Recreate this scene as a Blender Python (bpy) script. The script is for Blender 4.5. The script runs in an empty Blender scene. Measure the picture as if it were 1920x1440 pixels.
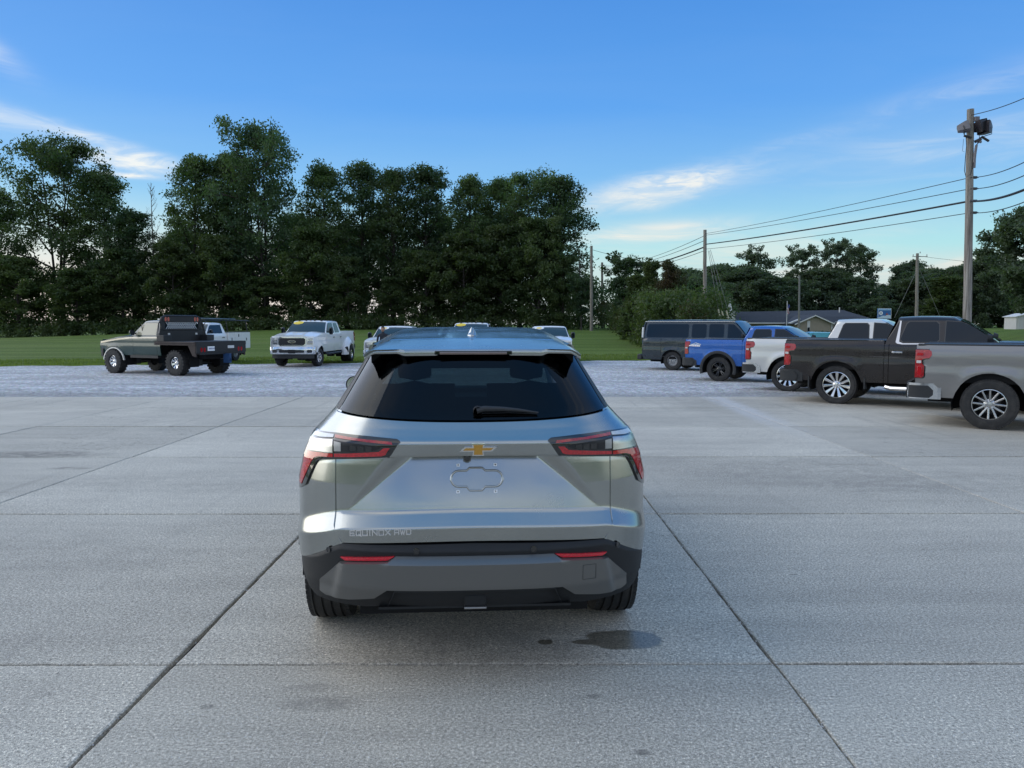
import bpy, bmesh, math, random
import numpy as np
from mathutils import Vector, Matrix, Euler
from mathutils.geometry import delaunay_2d_cdt
random.seed(7); RNG = np.random.default_rng(7)
scene = bpy.context.scene
R = math.radians
# ------------------------------------------------------------------ camera, sky, sun, exposure
CAM_H = 1.72
cam = bpy.data.cameras.new('camera'); cam_o = bpy.data.objects.new('camera', cam)
scene.collection.objects.link(cam_o); scene.camera = cam_o
cam.sensor_width = 36; cam.lens = 36 * 1425 / 1920; cam.clip_start = 0.05; cam.clip_end = 3000
cam_o.location = (0, 0, CAM_H); cam_o.rotation_euler = (R(90 - 4.494), 0, R(-0.161))
scene.view_settings.view_transform = 'Standard'; scene.view_settings.look = 'None'
scene.view_settings.gamma = 1; scene.view_settings.use_curve_mapping = False
scene.view_settings.exposure = 0.5
SUN_EL, SUN_AZ = 22, -72          # azimuth clockwise from +Y (the view direction)
world = bpy.data.worlds.new('World'); scene.world = world; world.use_nodes = True

class NT:
    """small node-tree helper"""
    def __init__(s, tree): s.t = tree; s.n = tree.nodes; s.l = tree.links
    def add(s, typ, **kw):
        n = s.n.new(typ)
        for k, v in kw.items(): setattr(n, k, v)
        return n
    def put(s, sock, v):
        if isinstance(v, bpy.types.NodeSocket): s.l.new(v, sock)
        elif isinstance(v, (tuple, list)):
            sock.default_value = tuple(v) + (1,) if len(v) == 3 and len(sock.default_value) == 4 else tuple(v)
        else: sock.default_value = v
    def m(s, op, a, b=0.0, c=None, clamp=False):
        n = s.add('ShaderNodeMath', operation=op, use_clamp=clamp)
        s.put(n.inputs[0], a); s.put(n.inputs[1], b)
        if c is not None: s.put(n.inputs[2], c)
        return n.outputs[0]
    def mix(s, f, a, b, mode='MIX'):
        n = s.add('ShaderNodeMix', data_type='RGBA', blend_type=mode)
        s.put(n.inputs[0], f); s.put(n.inputs[6], a); s.put(n.inputs[7], b)
        return n.outputs[2]
    def ramp(s, f, stops, interp='LINEAR'):
        n = s.add('ShaderNodeValToRGB'); n.color_ramp.interpolation = interp
        cr = n.color_ramp
        while len(cr.elements) < len(stops): cr.elements.new(0.5)
        for e, (p, c) in zip(cr.elements, stops):
            e.position = p; e.color = tuple(c) + (1,) if len(c) == 3 else c
        s.put(n.inputs[0], f); return n.outputs[0]
    def noise(s, vec, scale, detail=3, rough=.5, dist=0, dims='3D'):
        n = s.add('ShaderNodeTexNoise', noise_dimensions=dims)
        s.put(n.inputs['Vector'], vec); n.inputs['Scale'].default_value = scale
        n.inputs['Detail'].default_value = detail; n.inputs['Roughness'].default_value = rough
        n.inputs['Distortion'].default_value = dist
        return n.outputs[0]
    def vscale(s, vec, sc, loc=(0, 0, 0), rot=(0, 0, 0)):
        n = s.add('ShaderNodeMapping'); s.put(n.inputs[0], vec)
        n.inputs['Scale'].default_value = sc; n.inputs['Location'].default_value = loc; n.inputs['Rotation'].default_value = rot
        return n.outputs[0]
    def ss(s, v, a, b):
        n = s.add('ShaderNodeMapRange', interpolation_type='SMOOTHSTEP')
        s.put(n.inputs[0], v); n.inputs[1].default_value = a; n.inputs[2].default_value = b
        return n.outputs[0]

def build_sky():
    t = NT(world.node_tree); t.n.clear()
    geo = t.add('ShaderNodeTexCoord'); d = geo.outputs['Generated']
    sep = t.add('ShaderNodeSeparateXYZ'); t.put(sep.inputs[0], d)
    X, Y, Z = sep.outputs
    el = t.m('MULTIPLY', t.m('ARCSINE', Z), 57.2958)             # degrees
    az = t.m('MULTIPLY', t.m('ARCTAN2', X, Y), 57.2958)
    elc = t.m('MAXIMUM', el, 0.0)
    f = t.m('DIVIDE', elc, 90.0)
    base = t.ramp(f, [(0, (.45, .50, .50)), (.028, (.42, .53, .54)), (.06, (.30, .56, .61)), (.11, (.150, .375, .65)),
                      (.17, (.070, .265, .64)), (.25, (.045, .205, .57)), (.42, (.06, .24, .60)), (.62, (.09, .28, .62)), (1, (.12, .32, .64))])
    nish = t.add('ShaderNodeTexSky', sky_type='NISHITA', sun_disc=False)
    nish.sun_elevation = R(SUN_EL); nish.sun_rotation = R(SUN_AZ); nish.air_density = 1.2; nish.dust_density = 1.0
    # warm afterglow low behind the left-hand trees
    waz = t.m('SUBTRACT', 1.0, t.ss(t.m('ABSOLUTE', t.m('ADD', az, 30.0)), 12.0, 34.0))
    wel = t.m('SUBTRACT', 1.0, t.ss(el, 2.0, 9.5))
    base = t.mix(t.m('MULTIPLY', t.m('MULTIPLY', waz, wel), .75), base, (.66, .57, .53))
    # high thin cloud: planar projection so that it thins and stretches towards the horizon
    zz = t.m('ADD', t.m('MAXIMUM', Z, 0.0), .10)
    cv = t.add('ShaderNodeCombineXYZ'); t.put(cv.inputs[0], t.m('DIVIDE', X, zz)); t.put(cv.inputs[1], t.m('DIVIDE', Y, zz))
    pl = t.vscale(cv.outputs[0], (1.0, 2.6, 1), rot=(0, 0, R(24)))
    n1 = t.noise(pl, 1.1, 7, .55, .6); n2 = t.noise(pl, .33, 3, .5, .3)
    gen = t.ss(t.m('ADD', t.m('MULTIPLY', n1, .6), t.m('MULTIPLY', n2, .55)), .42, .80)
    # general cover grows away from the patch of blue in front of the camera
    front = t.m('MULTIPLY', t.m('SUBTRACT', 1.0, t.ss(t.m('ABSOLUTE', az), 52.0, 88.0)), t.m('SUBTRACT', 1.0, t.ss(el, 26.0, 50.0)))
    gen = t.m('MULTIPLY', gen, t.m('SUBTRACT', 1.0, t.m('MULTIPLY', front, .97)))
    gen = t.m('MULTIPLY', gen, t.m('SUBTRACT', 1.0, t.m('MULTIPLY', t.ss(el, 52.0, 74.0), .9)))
    ae = t.add('ShaderNodeCombineXYZ'); t.put(ae.inputs[0], az); t.put(ae.inputs[1], el)
    wisp = t.noise(t.vscale(ae.outputs[0], (.10, .55, 1), rot=(0, 0, R(10))), 1.0, 6, .62, 1.4)
    wispv = t.ss(wisp, .36, .68)
    fine = t.ss(t.noise(t.vscale(ae.outputs[0], (.35, 1.5, 1), rot=(0, 0, R(8))), 1.0, 5, .6, 1.0), .3, .7)
    def blob(a0, e0, wa, we, rot, lo=1.0, hi=0.0):
        n = t.vscale(ae.outputs[0], (1, 1, 1), loc=(-a0, -e0, 0))
        n = t.add('ShaderNodeVectorRotate', rotation_type='Z_AXIS'); 
        return n
    tot = None
    # (azimuth, elevation, half length, half height, tilt, strength)
    for a0, e0, wa, we, tilt, k, tex in [(12.0, 10.0, 4.6, .85, 8, 1.15, 1), (8.2, 9.0, 3.4, .8, 4, 1.0, 0), (10.5, 6.6, 5.5, .75, 4, 1.3, 0), (17, 5.2, 12, 1.2, 6, .5, 0), (-26.2, 10.6, 2.6, .55, -5, 1.3, 1),
                                    (-26.3, 9.75, 2.2, .16, 0, 1.2, 1), (-34.0, 12.6, 5.5, .75, -14, .5, 0), (-27.5, 11.7, 5.5, .4, -13, .6, 1), (-33.6, 16.2, 2.0, .7, -28, .5, 0),
                                    (30, 11.4, 9, 1.6, 5, .36, 0), (27, 3.9, 12, .6, 2, .75, 0), (20, 12.4, 4, .5, 8, .14, 1), (33, 2.6, 10, .8, 0, .7, 0), (30, 14.5, 6, 1.0, 10, .25, 0)]:
        c, s_ = math.cos(R(tilt)), math.sin(R(tilt))
        da = t.m('SUBTRACT', az, a0); de = t.m('SUBTRACT', el, e0)
        de = t.m('ADD', de, t.m('MULTIPLY', t.m('SUBTRACT', wisp, .5), 1.1 * min(we, 1.2)))
        p = t.m('DIVIDE', t.m('ADD', t.m('MULTIPLY', da, c), t.m('MULTIPLY', de, s_)), wa)
        q = t.m('DIVIDE', t.m('SUBTRACT', t.m('MULTIPLY', de, c), t.m('MULTIPLY', da, s_)), we)
        r2 = t.m('ADD', t.m('MULTIPLY', p, p), t.m('MULTIPLY', q, q))
        g = t.m('MULTIPLY', t.m('EXPONENT', t.m('MULTIPLY', r2, -1.1)), k)
        g = t.m('MULTIPLY', g, t.m('ADD', t.m('MULTIPLY', fine if tex else wispv, .75), .3))
        tot = g if tot is None else t.m('ADD', tot, g)
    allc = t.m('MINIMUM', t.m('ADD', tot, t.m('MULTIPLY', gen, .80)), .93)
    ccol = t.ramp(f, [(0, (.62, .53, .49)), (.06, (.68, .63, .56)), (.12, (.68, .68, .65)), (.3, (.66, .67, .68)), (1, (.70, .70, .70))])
    ccol = t.mix(t.m('MULTIPLY', t.m('SUBTRACT', 1.0, front), .9), ccol, (1.26, 1.16, .98))  # unseen clouds away from the view brightened and warmed to light the lot
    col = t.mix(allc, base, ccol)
    below = t.ss(el, -1.2, -.2)
    col = t.mix(below, (.12, .14, .13), col)
    # physical sky kept as a share of the light
    nc = t.mix(1.0, nish.outputs[0], (.11, .11, .11), 'MULTIPLY')
    col = t.mix(.10, col, nc)
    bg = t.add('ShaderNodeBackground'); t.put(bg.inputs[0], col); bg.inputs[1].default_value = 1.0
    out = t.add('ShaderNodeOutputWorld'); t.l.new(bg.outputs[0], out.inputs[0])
build_sky()
sun = bpy.data.lights.new('sun', 'SUN'); sun.energy = 1.5; sun.angle = R(75); sun.color = (1, .96, .90)
sun_o = bpy.data.objects.new('sun', sun); scene.collection.objects.link(sun_o)
_sd = Vector((math.sin(R(SUN_AZ)) * math.cos(R(SUN_EL)), math.cos(R(SUN_AZ)) * math.cos(R(SUN_EL)), math.sin(R(SUN_EL))))
sun_o.rotation_euler = _sd.to_track_quat('Z', 'Y').to_euler(); sun_o.location = (0, -20, 40)

# ------------------------------------------------------------------ helpers
class MB:
    def __init__(s): s.v = []; s.f = []
    def grid(s, f, us, vs, skirt=None, closed=False):
        b = len(s.v); nu, nv = len(us), len(vs)
        for u in us:
            for v in vs: s.v.append(tuple(f(u, v)))
        for i in range(nu - 1):
            for j in range(nv - 1):
                a = b + i * nv + j; s.f.append((a, a + nv, a + nv + 1, a + 1))
        if closed:
            for j in range(nv - 1):
                a = b + (nu - 1) * nv + j; s.f.append((a, b + j, b + j + 1, a + 1))
        if skirt is not None:
            loop = [b + i * nv for i in range(nu)] + [b + (nu - 1) * nv + j for j in range(1, nv)] + \
                   [b + i * nv + nv - 1 for i in range(nu - 2, -1, -1)] + [b + j for j in range(nv - 2, 0, -1)]
            s.skirt(loop, skirt)
        return s
    def skirt(s, loop, off):
        b = len(s.v); n = len(loop)
        for i in loop:
            p = s.v[i]; o = off(p) if callable(off) else off
            s.v.append(p); s.v.append((p[0] + o[0], p[1] + o[1], p[2] + o[2]))
        for k in range(n):
            a = b + 2 * k; c = b + 2 * ((k + 1) % n); s.f.append((a, a + 1, c + 1, c))
    def box(s, c, d, rot=None, taper=None):
        b = len(s.v); M = Euler(rot).to_matrix() if rot else None
        for dx in (-.5, .5):
            for dy in (-.5, .5):
                for dz in (-.5, .5):
                    k = taper if (taper and dz > 0) else (1, 1)
                    p = Vector((dx * d[0] * k[0], dy * d[1] * k[1], dz * d[2]))
                    if M: p = M @ p
                    s.v.append((p.x + c[0], p.y + c[1], p.z + c[2]))
        for q in ((0, 1, 3, 2), (4, 6, 7, 5), (0, 4, 5, 1), (2, 3, 7, 6), (0, 2, 6, 4), (1, 5, 7, 3)):
            s.f.append(tuple(b + i for i in q))
        return s
    def tube(s, pts, r, n=8, cap=True, rs=None):
        b = len(s.v); P = [Vector(p) for p in pts]
        for i, p in enumerate(P):
            tg = (P[min(i + 1, len(P) - 1)] - P[max(i - 1, 0)]).normalized()
            up = Vector((0, 0, 1)) if abs(tg.z) < .9 else Vector((1, 0, 0))
            a = tg.cross(up).normalized(); c = tg.cross(a).normalized()
            rr = rs[i] if rs else r
            for k in range(n):
                an = 2 * math.pi * k / n; q = p + a * (math.cos(an) * rr) + c * (math.sin(an) * rr)
                s.v.append(tuple(q))
        for i in range(len(P) - 1):
            for k in range(n):
                k2 = (k + 1) % n; s.f.append((b + i * n + k, b + i * n + k2, b + (i + 1) * n + k2, b + (i + 1) * n + k))
        if cap:
            s.f.append(tuple(b + k for k in range(n))); s.f.append(tuple(b + (len(P) - 1) * n + k for k in range(n)))
        return s
    def lathe(s, prof, n=32, axis='y', c=(0, 0, 0)):
        b = len(s.v); m = len(prof)
        for k in range(n):
            an = 2 * math.pi * k / n; ca, sa = math.cos(an), math.sin(an)
            for (r, h) in prof:
                if axis == 'y': s.v.append((c[0] + r * ca, c[1] + h, c[2] + r * sa))
                elif axis == 'z': s.v.append((c[0] + r * ca, c[1] + r * sa, c[2] + h))
                else: s.v.append((c[0] + h, c[1] + r * ca, c[2] + r * sa))
        for k in range(n):
            k2 = (k + 1) % n
            for j in range(m - 1): s.f.append((b + k * m + j, b + k2 * m + j, b + k2 * m + j + 1, b + k * m + j + 1))
        return s
    def prism(s, poly, f0, f1):
        """poly of 2d points, f0 / f1 map a point to 3d on the two faces"""
        b = len(s.v); n = len(poly)
        for p in poly: s.v.append(tuple(f0(p)))
        for p in poly: s.v.append(tuple(f1(p)))
        s.f.append(tuple(b + i for i in range(n))); s.f.append(tuple(b + n + i for i in reversed(range(n))))
        for i in range(n):
            j = (i + 1) % n; s.f.append((b + i, b + n + i, b + n + j, b + j))
        return s
    def poly(s, poly, surf, res=.02, off=0.0, skirt=None):
        """curved panel: a polygon in (x, z) laid on a surface"""
        out = []
        n = len(poly)
        for i in range(n):
            a, c = poly[i], poly[(i + 1) % n]; L = math.hypot(c[0] - a[0], c[1] - a[1]); k = max(1, int(L / res))
            for q in range(k): out.append((a[0] + (c[0] - a[0]) * q / k, a[1] + (c[1] - a[1]) * q / k))
        nb = len(out)
        def inside(x, z):
            r = False; j = n - 1
            for i in range(n):
                xi, zi = poly[i]; xj, zj = poly[j]
                if (zi > z) != (zj > z) and x < (xj - xi) * (z - zi) / (zj - zi) + xi: r = not r
                j = i
            return r
        xs = [p[0] for p in poly]; zs = [p[1] for p in poly]
        ob = np.array(out)
        g = []
        x = min(xs) + res * .5
        while x < max(xs):
            z = min(zs) + res * .5
            while z < max(zs):
                if inside(x, z) and np.min((ob[:, 0] - x) ** 2 + (ob[:, 1] - z) ** 2) > (res * .45) ** 2: g.append((x, z))
                z += res
            x += res
        V = [Vector(p) for p in out + g]
        ov, oe, of, *_ = delaunay_2d_cdt(V, [], [list(range(nb))], 1, 1e-6)
        b = len(s.v)
        for p in ov: s.v.append(tuple(surf(p.x, p.y, off)))
        for f in of: s.f.append(tuple(b + i for i in f))
        if skirt is not None:
            bb = len(s.v); 
            for p in out:
                s.v.append(tuple(surf(p[0], p[1], off))); s.v.append(tuple(surf(p[0], p[1], off - skirt)))
            for k in range(nb):
                a = bb + 2 * k; c = bb + 2 * ((k + 1) % nb); s.f.append((a, a + 1, c + 1, c))
        return s
    def build(s, name, mat, parent=None, smooth=True, bevel=0, **props):
        me = bpy.data.meshes.new(name)
        me.from_pydata([tuple(v) for v in s.v], [], s.f); me.update()
        if smooth:
            me.polygons.foreach_set('use_smooth', [True] * len(me.polygons))
            try: me.set_sharp_from_angle(angle=R(32))
            except Exception: pass
        if mat: me.materials.append(mat)
        return link(name, me, parent, bevel, **props)
def link(name, me, parent=None, bevel=0, **props):
    o = bpy.data.objects.new(name, me); scene.collection.objects.link(o)
    if parent: o.parent = parent
    if bevel:
        b = o.modifiers.new('bevel', 'BEVEL'); b.width = bevel; b.segments = 2; b.limit_method = 'ANGLE'; b.angle_limit = R(40)
    for k, v in props.items(): o[k] = v
    return o
def thing(name, label, cat, loc=(0, 0, 0), rz=0, group=None):
    o = bpy.data.objects.new(name, None); scene.collection.objects.link(o)
    o.location = loc; o.rotation_euler = (0, 0, rz); o.empty_display_size = .3
    o['label'] = label; o['category'] = cat
    if group: o['group'] = group
    return o
def tag(o, label, cat, group=None):
    o['label'] = label; o['category'] = cat
    if group: o['group'] = group
    return o
def lin(a, b, n): return [a + (b - a) * i / (n - 1) for i in range(n)]
def ip(x, xs, ys):
    if x <= xs[0]: return ys[0]
    for i in range(1, len(xs)):
        if x <= xs[i]:
            t = (x - xs[i - 1]) / (xs[i] - xs[i - 1]); return ys[i - 1] + (ys[i] - ys[i - 1]) * t
    return ys[-1]
def sst(x, a, b):
    t = max(0, min(1, (x - a) / (b - a))); return t * t * (3 - 2 * t)
def gz(x, y):
    """height of the ground"""
    b = -.13 * sst(y, 18, 26)
    r = 1.33 * sst(x, -78, -22)
    r *= 1 - sst(x, 22, 34) * (1 - .95 * sst(x, 56, 68)) * 1.2
    return b + r * sst(y, 42, 102)
def PX(px, py, z=None, Y=None):
    """place on the ground or at a depth seen at a pixel of the survey picture"""
    p = R(4.494); a = R(-.161)
    u = (px - 960) / 1425; v = (720 - py) / 1425
    d = (u, math.cos(p) + v * math.sin(p), -math.sin(p) + v * math.cos(p))
    d = (math.cos(a) * d[0] - math.sin(a) * d[1], math.sin(a) * d[0] + math.cos(a) * d[1], d[2])
    if Y is not None: t = Y / d[1]; return Vector((d[0] * t, Y, CAM_H + d[2] * t))
    if z is not None: t = (z - CAM_H) / d[2]; return Vector((d[0] * t, d[1] * t, z))
    t = CAM_H / -d[2]
    for _ in range(30):
        g = gz(d[0] * t, d[1] * t); t = (g - CAM_H) / d[2] * .5 + t * .5
    return Vector((d[0] * t, d[1] * t, gz(d[0] * t, d[1] * t)))

# ------------------------------------------------------------------ materials
def newmat(name):
    m = bpy.data.materials.new(name); m.use_nodes = True; t = NT(m.node_tree)
    return m, t, t.n['Principled BSDF']
def simple(name, col, rough=.5, metal=0., coat=0., var=.0, vs=20, bump=0., bs=60, spec=.5, alpha=None):
    m, t, b = newmat(name)
    b.inputs['Metallic'].default_value = metal; b.inputs['Coat Weight'].default_value = coat
    b.inputs['Coat Roughness'].default_value = .03; b.inputs['Specular IOR Level'].default_value = spec
    tc = t.add('ShaderNodeTexCoord').outputs['Object']
    n = t.noise(tc, vs, 4, .6)
    f = t.m('MULTIPLY_ADD', n, 2 * var, 1 - var)
    c = t.mix(1.0, tuple(col), f, 'MULTIPLY') if var else None
    if c is not None: t.put(b.inputs['Base Color'], c)
    else: t.put(b.inputs['Base Color'], tuple(col))
    rr = t.m('MULTIPLY_ADD', t.noise(tc, vs * .6, 3), .12, rough - .06, clamp=True)
    t.put(b.inputs['Roughness'], rr)
    if bump:
        bp = t.add('ShaderNodeBump'); bp.inputs['Strength'].default_value = bump; bp.inputs['Distance'].default_value = .01
        t.put(bp.inputs['Height'], t.noise(tc, bs, 4)); t.l.new(bp.outputs[0], b.inputs['Normal'])
    return m
def paint(name, col, metal=.6, rough=.32, dust=.06, coat=1.0):
    m, t, b = newmat(name)
    tc = t.add('ShaderNodeTexCoord').outputs['Object']
    fl = t.noise(tc, 900, 1)
    c = t.mix(1.0, tuple(col), t.m('MULTIPLY_ADD', fl, .04, .98), 'MULTIPLY')
    dn = t.ss(t.noise(tc, 3.0, 5, .6), .35, .75)
    c = t.mix(t.m('MULTIPLY', dn, dust), c, (.35, .33, .30))
    t.put(b.inputs['Base Color'], c); b.inputs['Metallic'].default_value = metal
    t.put(b.inputs['Roughness'], t.m('MULTIPLY_ADD', dn, .1, rough)); b.inputs['Coat Weight'].default_value = coat
    t.put(b.inputs['Coat Roughness'], t.m('MULTIPLY_ADD', dn, .06, .02))
    return m
MAT = {}
M = MAT
M['suv'] = paint('suv silver paint', (.38, .395, .385), 1.0, .19, .012, .35)
M['grey'] = paint('grey paint', (.235, .228, .222), .55, .28, .004)
M['dark'] = paint('dark brown paint', (.009, .005, .0045), 0, .25, .004, .45)
M['silver'] = paint('silver paint', (.64, .63, .60), .4, .3, .02)
M['blue'] = paint('blue paint', (.006, .095, .38), .2, .22, .02)
M['white'] = paint('white paint', (.84, .84, .83), 0, .35, .02)
M['van'] = paint('van paint', (.014, .024, .030), .3, .22, .03)
M['green'] = paint('green paint', (.004, .034, .028), 0, .3, .008, .6)
M['tan'] = paint('tan paint', (.42, .38, .28), .4, .35, .1)
M['teal'] = paint('teal paint', (.08, .35, .42), .4, .3)
M['black'] = simple('black plastic', (.018, .019, .021), .5, var=.1, bump=.15, bs=300)
M['cladding'] = simple('textured cladding', (.006, .007, .009), .6, bump=.25, bs=500)
M['gloss'] = simple('gloss black', (.006, .006, .007), .12, coat=1)
M['void'] = simple('dark void', (.004, .004, .005), .9)
M['skid'] = simple('grey skid paint', (.16, .158, .152), .33, metal=.65, coat=.15)
M['chrome'] = simple('chrome', (.72, .72, .73), .12, metal=1)
M['alloy'] = simple('alloy', (.55, .55, .55), .25, metal=1, var=.1)
M['steel'] = simple('brushed steel', (.35, .35, .36), .4, metal=.9, var=.15)
M['darkalloy'] = simple('dark alloy pocket', (.03, .03, .033), .4, metal=.5)
M['blackalloy'] = simple('black alloy', (.012, .012, .013), .22, coat=.6)
M['rust'] = simple('rusty frame metal', (.045, .032, .028), .75, var=.4, vs=8, bump=.3)
M['bedblack'] = simple('black bed steel', (.014, .013, .014), .5, var=.3, bump=.2)
M['glass'] = simple('tinted window', (.004, .011, .020), .05, spec=.38)
M['windshield'] = simple('windshield', (.018, .035, .040), .04, spec=.8)
M['cab_glow_glass'] = simple('painted glow window', (.42, .38, .26), .08, spec=.8)  # glow seen through the cab put into the pane's colour
M['yellow'] = simple('yellow decal', (.85, .62, .05), .4)
M['white_decal'] = simple('white decal', (.85, .85, .85), .4)
M['orange'] = simple('amber lens', (.55, .16, .02), .2, coat=1)
M['gold'] = simple('gold emblem', (.62, .34, .06), .25, metal=.75, coat=.6, var=.12, vs=300)
M['pale_lens'] = simple('pale lens', (.60, .60, .58), .12, coat=1, var=.25, vs=40)
M['interior'] = simple('interior cloth', (.012, .012, .013), .85)
M['seat'] = simple('seat cloth', (.018, .018, .020), .8, var=.2)
M['brick_tan'] = None
def red_lens(name, col, cell=70):
    m, t, b = newmat(name)
    tc = t.add('ShaderNodeTexCoord').outputs['Object']
    v = t.add('ShaderNodeTexVoronoi'); t.put(v.inputs['Vector'], tc); v.inputs['Scale'].default_value = cell
    c = t.mix(v.outputs[0], tuple(x * .6 for x in col), tuple(min(1, x * 1.3) for x in col))
    t.put(b.inputs['Base Color'], c); b.inputs['Roughness'].default_value = .12; b.inputs['Coat Weight'].default_value = 1
    return m
M['red'] = red_lens('red lens', (.36, .008, .012)); M['redbright'] = red_lens('bright red lens', (.46, .010, .016), 90)
M['reflector'] = red_lens('red reflector', (.62, .004, .02), 160)
def tyre_mat():
    m, t, b = newmat('tyre rubber')
    tc = t.add('ShaderNodeTexCoord').outputs['Object']
    d = t.ss(t.noise(tc, 9, 5, .65), .4, .75)
    t.put(b.inputs['Base Color'], t.mix(d, (.016, .016, .017), (.040, .038, .036)))
    b.inputs['Roughness'].default_value = .72
    bp = t.add('ShaderNodeBump'); bp.inputs['Strength'].default_value = .3; bp.inputs['Distance'].default_value = .004
    t.put(bp.inputs['Height'], t.noise(tc, 180, 3)); t.l.new(bp.outputs[0], b.inputs['Normal'])
    return m
M['tyre'] = tyre_mat()
def glassmat(name, tint, dens):
    m, t, b = newmat(name); t.n.remove(b)
    tr = t.add('ShaderNodeBsdfTransparent'); t.put(tr.inputs[0], tuple(tint))
    gl = t.add('ShaderNodeBsdfGlossy'); gl.inputs['Roughness'].default_value = .02; t.put(gl.inputs[0], (.9, .95, 1))
    fr = t.add('ShaderNodeFresnel'); fr.inputs[0].default_value = 1.33
    mx = t.add('ShaderNodeMixShader'); t.l.new(fr.outputs[0], mx.inputs[0]); t.l.new(tr.outputs[0], mx.inputs[1]); t.l.new(gl.outputs[0], mx.inputs[2])
    t.l.new(mx.outputs[0], t.n['Material Output'].inputs[0]); return m
M['privacy'] = glassmat('privacy glass', (.07, .095, .11), 0)
M['clear'] = glassmat('green tinted windscreen', (.45, .60, .54), 0)

def concrete_mat():
    m, t, b = newmat('concrete')
    tc = t.add('ShaderNodeTexCoord').outputs['Object']
    oi = t.add('ShaderNodeObjectInfo').outputs['Random']
    big = t.noise(tc, .35, 5, .6); mid = t.noise(t.vscale(tc, (.6, 2.2, 1)), 1.1, 5, .65)
    sp = t.noise(tc, 70, 5, .8); sp2 = t.noise(tc, 260, 2, .7)
    c = t.mix(t.ss(big, .3, .72), (.445, .41, .342), (.56, .515, .425))
    c = t.mix(t.m('MULTIPLY', t.ss(mid, .45, .78), .45), c, (.37, .335, .28))
    streak = t.noise(t.vscale(tc, (.25, 3.2, 1), rot=(0, 0, R(4))), 1.3, 5, .7)
    c = t.mix(1, c, t.m('MULTIPLY_ADD', streak, .44, .78), 'MULTIPLY')
    c = t.mix(1, c, t.m('MULTIPLY_ADD', oi, .18, .92), 'MULTIPLY')
    # aggregate speckle
    c = t.mix(1, c, t.ramp(sp, [(.32, (.20, .20, .20)), (.45, (.84, .84, .84)), (.54, (1.06, 1.06, 1.06)), (.66, (1.95, 1.95, 1.93))]), 'MULTIPLY')
    c = t.mix(1, c, t.ramp(sp2, [(.3, (.40, .40, .41)), (.55, (1.05, 1.05, 1.05)), (.75, (1.8, 1.8, 1.8))]), 'MULTIPLY')
    vo = t.add('ShaderNodeTexVoronoi'); t.put(vo.inputs['Vector'], tc); vo.inputs['Scale'].default_value = 38; vo.inputs['Randomness'].default_value = 1
    chip = t.m('LESS_THAN', vo.outputs['Distance'], .12)
    vo2 = t.add('ShaderNodeSeparateColor'); t.put(vo2.inputs[0], vo.outputs['Color'])
    c = t.mix(t.m('MULTIPLY', chip, t.m('GREATER_THAN', vo2.outputs[0], .55)), c, t.mix(t.m('GREATER_THAN', vo2.outputs[1], .6), (.62, .62, .60), (.10, .10, .10)))
    # hairline cracks and faint tyre tracks
    ck = t.noise(t.vscale(tc, (.35, .35, 1)), 1.0, 6, .6); ckm = t.ss(t.noise(tc, .22, 2, .5), .52, .60)
    crack = t.m('MULTIPLY', t.m('LESS_THAN', t.m('ABSOLUTE', t.m('SUBTRACT', ck, .5)), .0012), ckm)
    c = t.mix(t.m('MULTIPLY', crack, .6), c, (.08, .078, .07))
    trk = t.noise(t.vscale(tc, (3.2, .16, 1), rot=(0, 0, R(-7))), 1.0, 4, .6)
    c = t.mix(t.m('MULTIPLY', t.ss(trk, .58, .74), .30), c, (.22, .205, .18))
    # oil and dirt stains and broader dark patches, with shapes of their own
    sep = t.add('ShaderNodeSeparateXYZ'); t.put(sep.inputs[0], tc)
    wn = t.noise(tc, 5, 4, .6); wn2 = t.noise(tc, 3.1, 4, .6)
    def stain(x0, y0, ax, ay, soft=.25, rot=0.):
        dx = t.m('ADD', t.m('SUBTRACT', sep.outputs[0], x0), t.m('MULTIPLY_ADD', wn, .8 * ax, -.4 * ax))
        dy = t.m('ADD', t.m('SUBTRACT', sep.outputs[1], y0), t.m('MULTIPLY_ADD', wn2, .8 * ay, -.4 * ay))
        c_, s_ = math.cos(rot), math.sin(rot)
        u = t.m('DIVIDE', t.m('ADD', t.m('MULTIPLY', dx, c_), t.m('MULTIPLY', dy, s_)), ax)
        v = t.m('DIVIDE', t.m('SUBTRACT', t.m('MULTIPLY', dy, c_), t.m('MULTIPLY', dx, s_)), ay)
        r = t.m('SQRT', t.m('ADD', t.m('MULTIPLY', u, u), t.m('MULTIPLY', v, v)))
        return t.m('SUBTRACT', 1.0, t.ss(r, 1 - soft, 1 + soft))
    wet = None
    for px, py, ax, ay in [(1170, 1198, .21, .125), (1105, 1203, .10, .035), (1023, 1203, .04, .035)]:
        g = PX(px, py, z=0); s_ = stain(g.x, g.y, ax, ay, .08)
        wet = s_ if wet is None else t.m('MAXIMUM', wet, s_)
    dry = None
    for px, py, ax, ay, k in [(900, 1215, .75, .35, .32), (60, 852, .9, .25, .75), (130, 878, .25, .08, .6), (340, 905, 1.3, .5, .22), (1560, 885, 1.6, .8, .28), (1750, 905, 1.8, .6, .3), (600, 1320, .18, .06, .5), (590, 1290, .15, .04, .4),  # first entry is a broad brownish darkening behind the crossover
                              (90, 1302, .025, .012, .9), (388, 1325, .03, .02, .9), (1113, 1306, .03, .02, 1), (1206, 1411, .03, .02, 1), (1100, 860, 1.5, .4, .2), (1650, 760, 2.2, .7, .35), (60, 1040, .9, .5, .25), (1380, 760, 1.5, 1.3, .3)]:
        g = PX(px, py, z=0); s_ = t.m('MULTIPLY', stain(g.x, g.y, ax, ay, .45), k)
        dry = s_ if dry is None else t.m('MAXIMUM', dry, s_)
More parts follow.
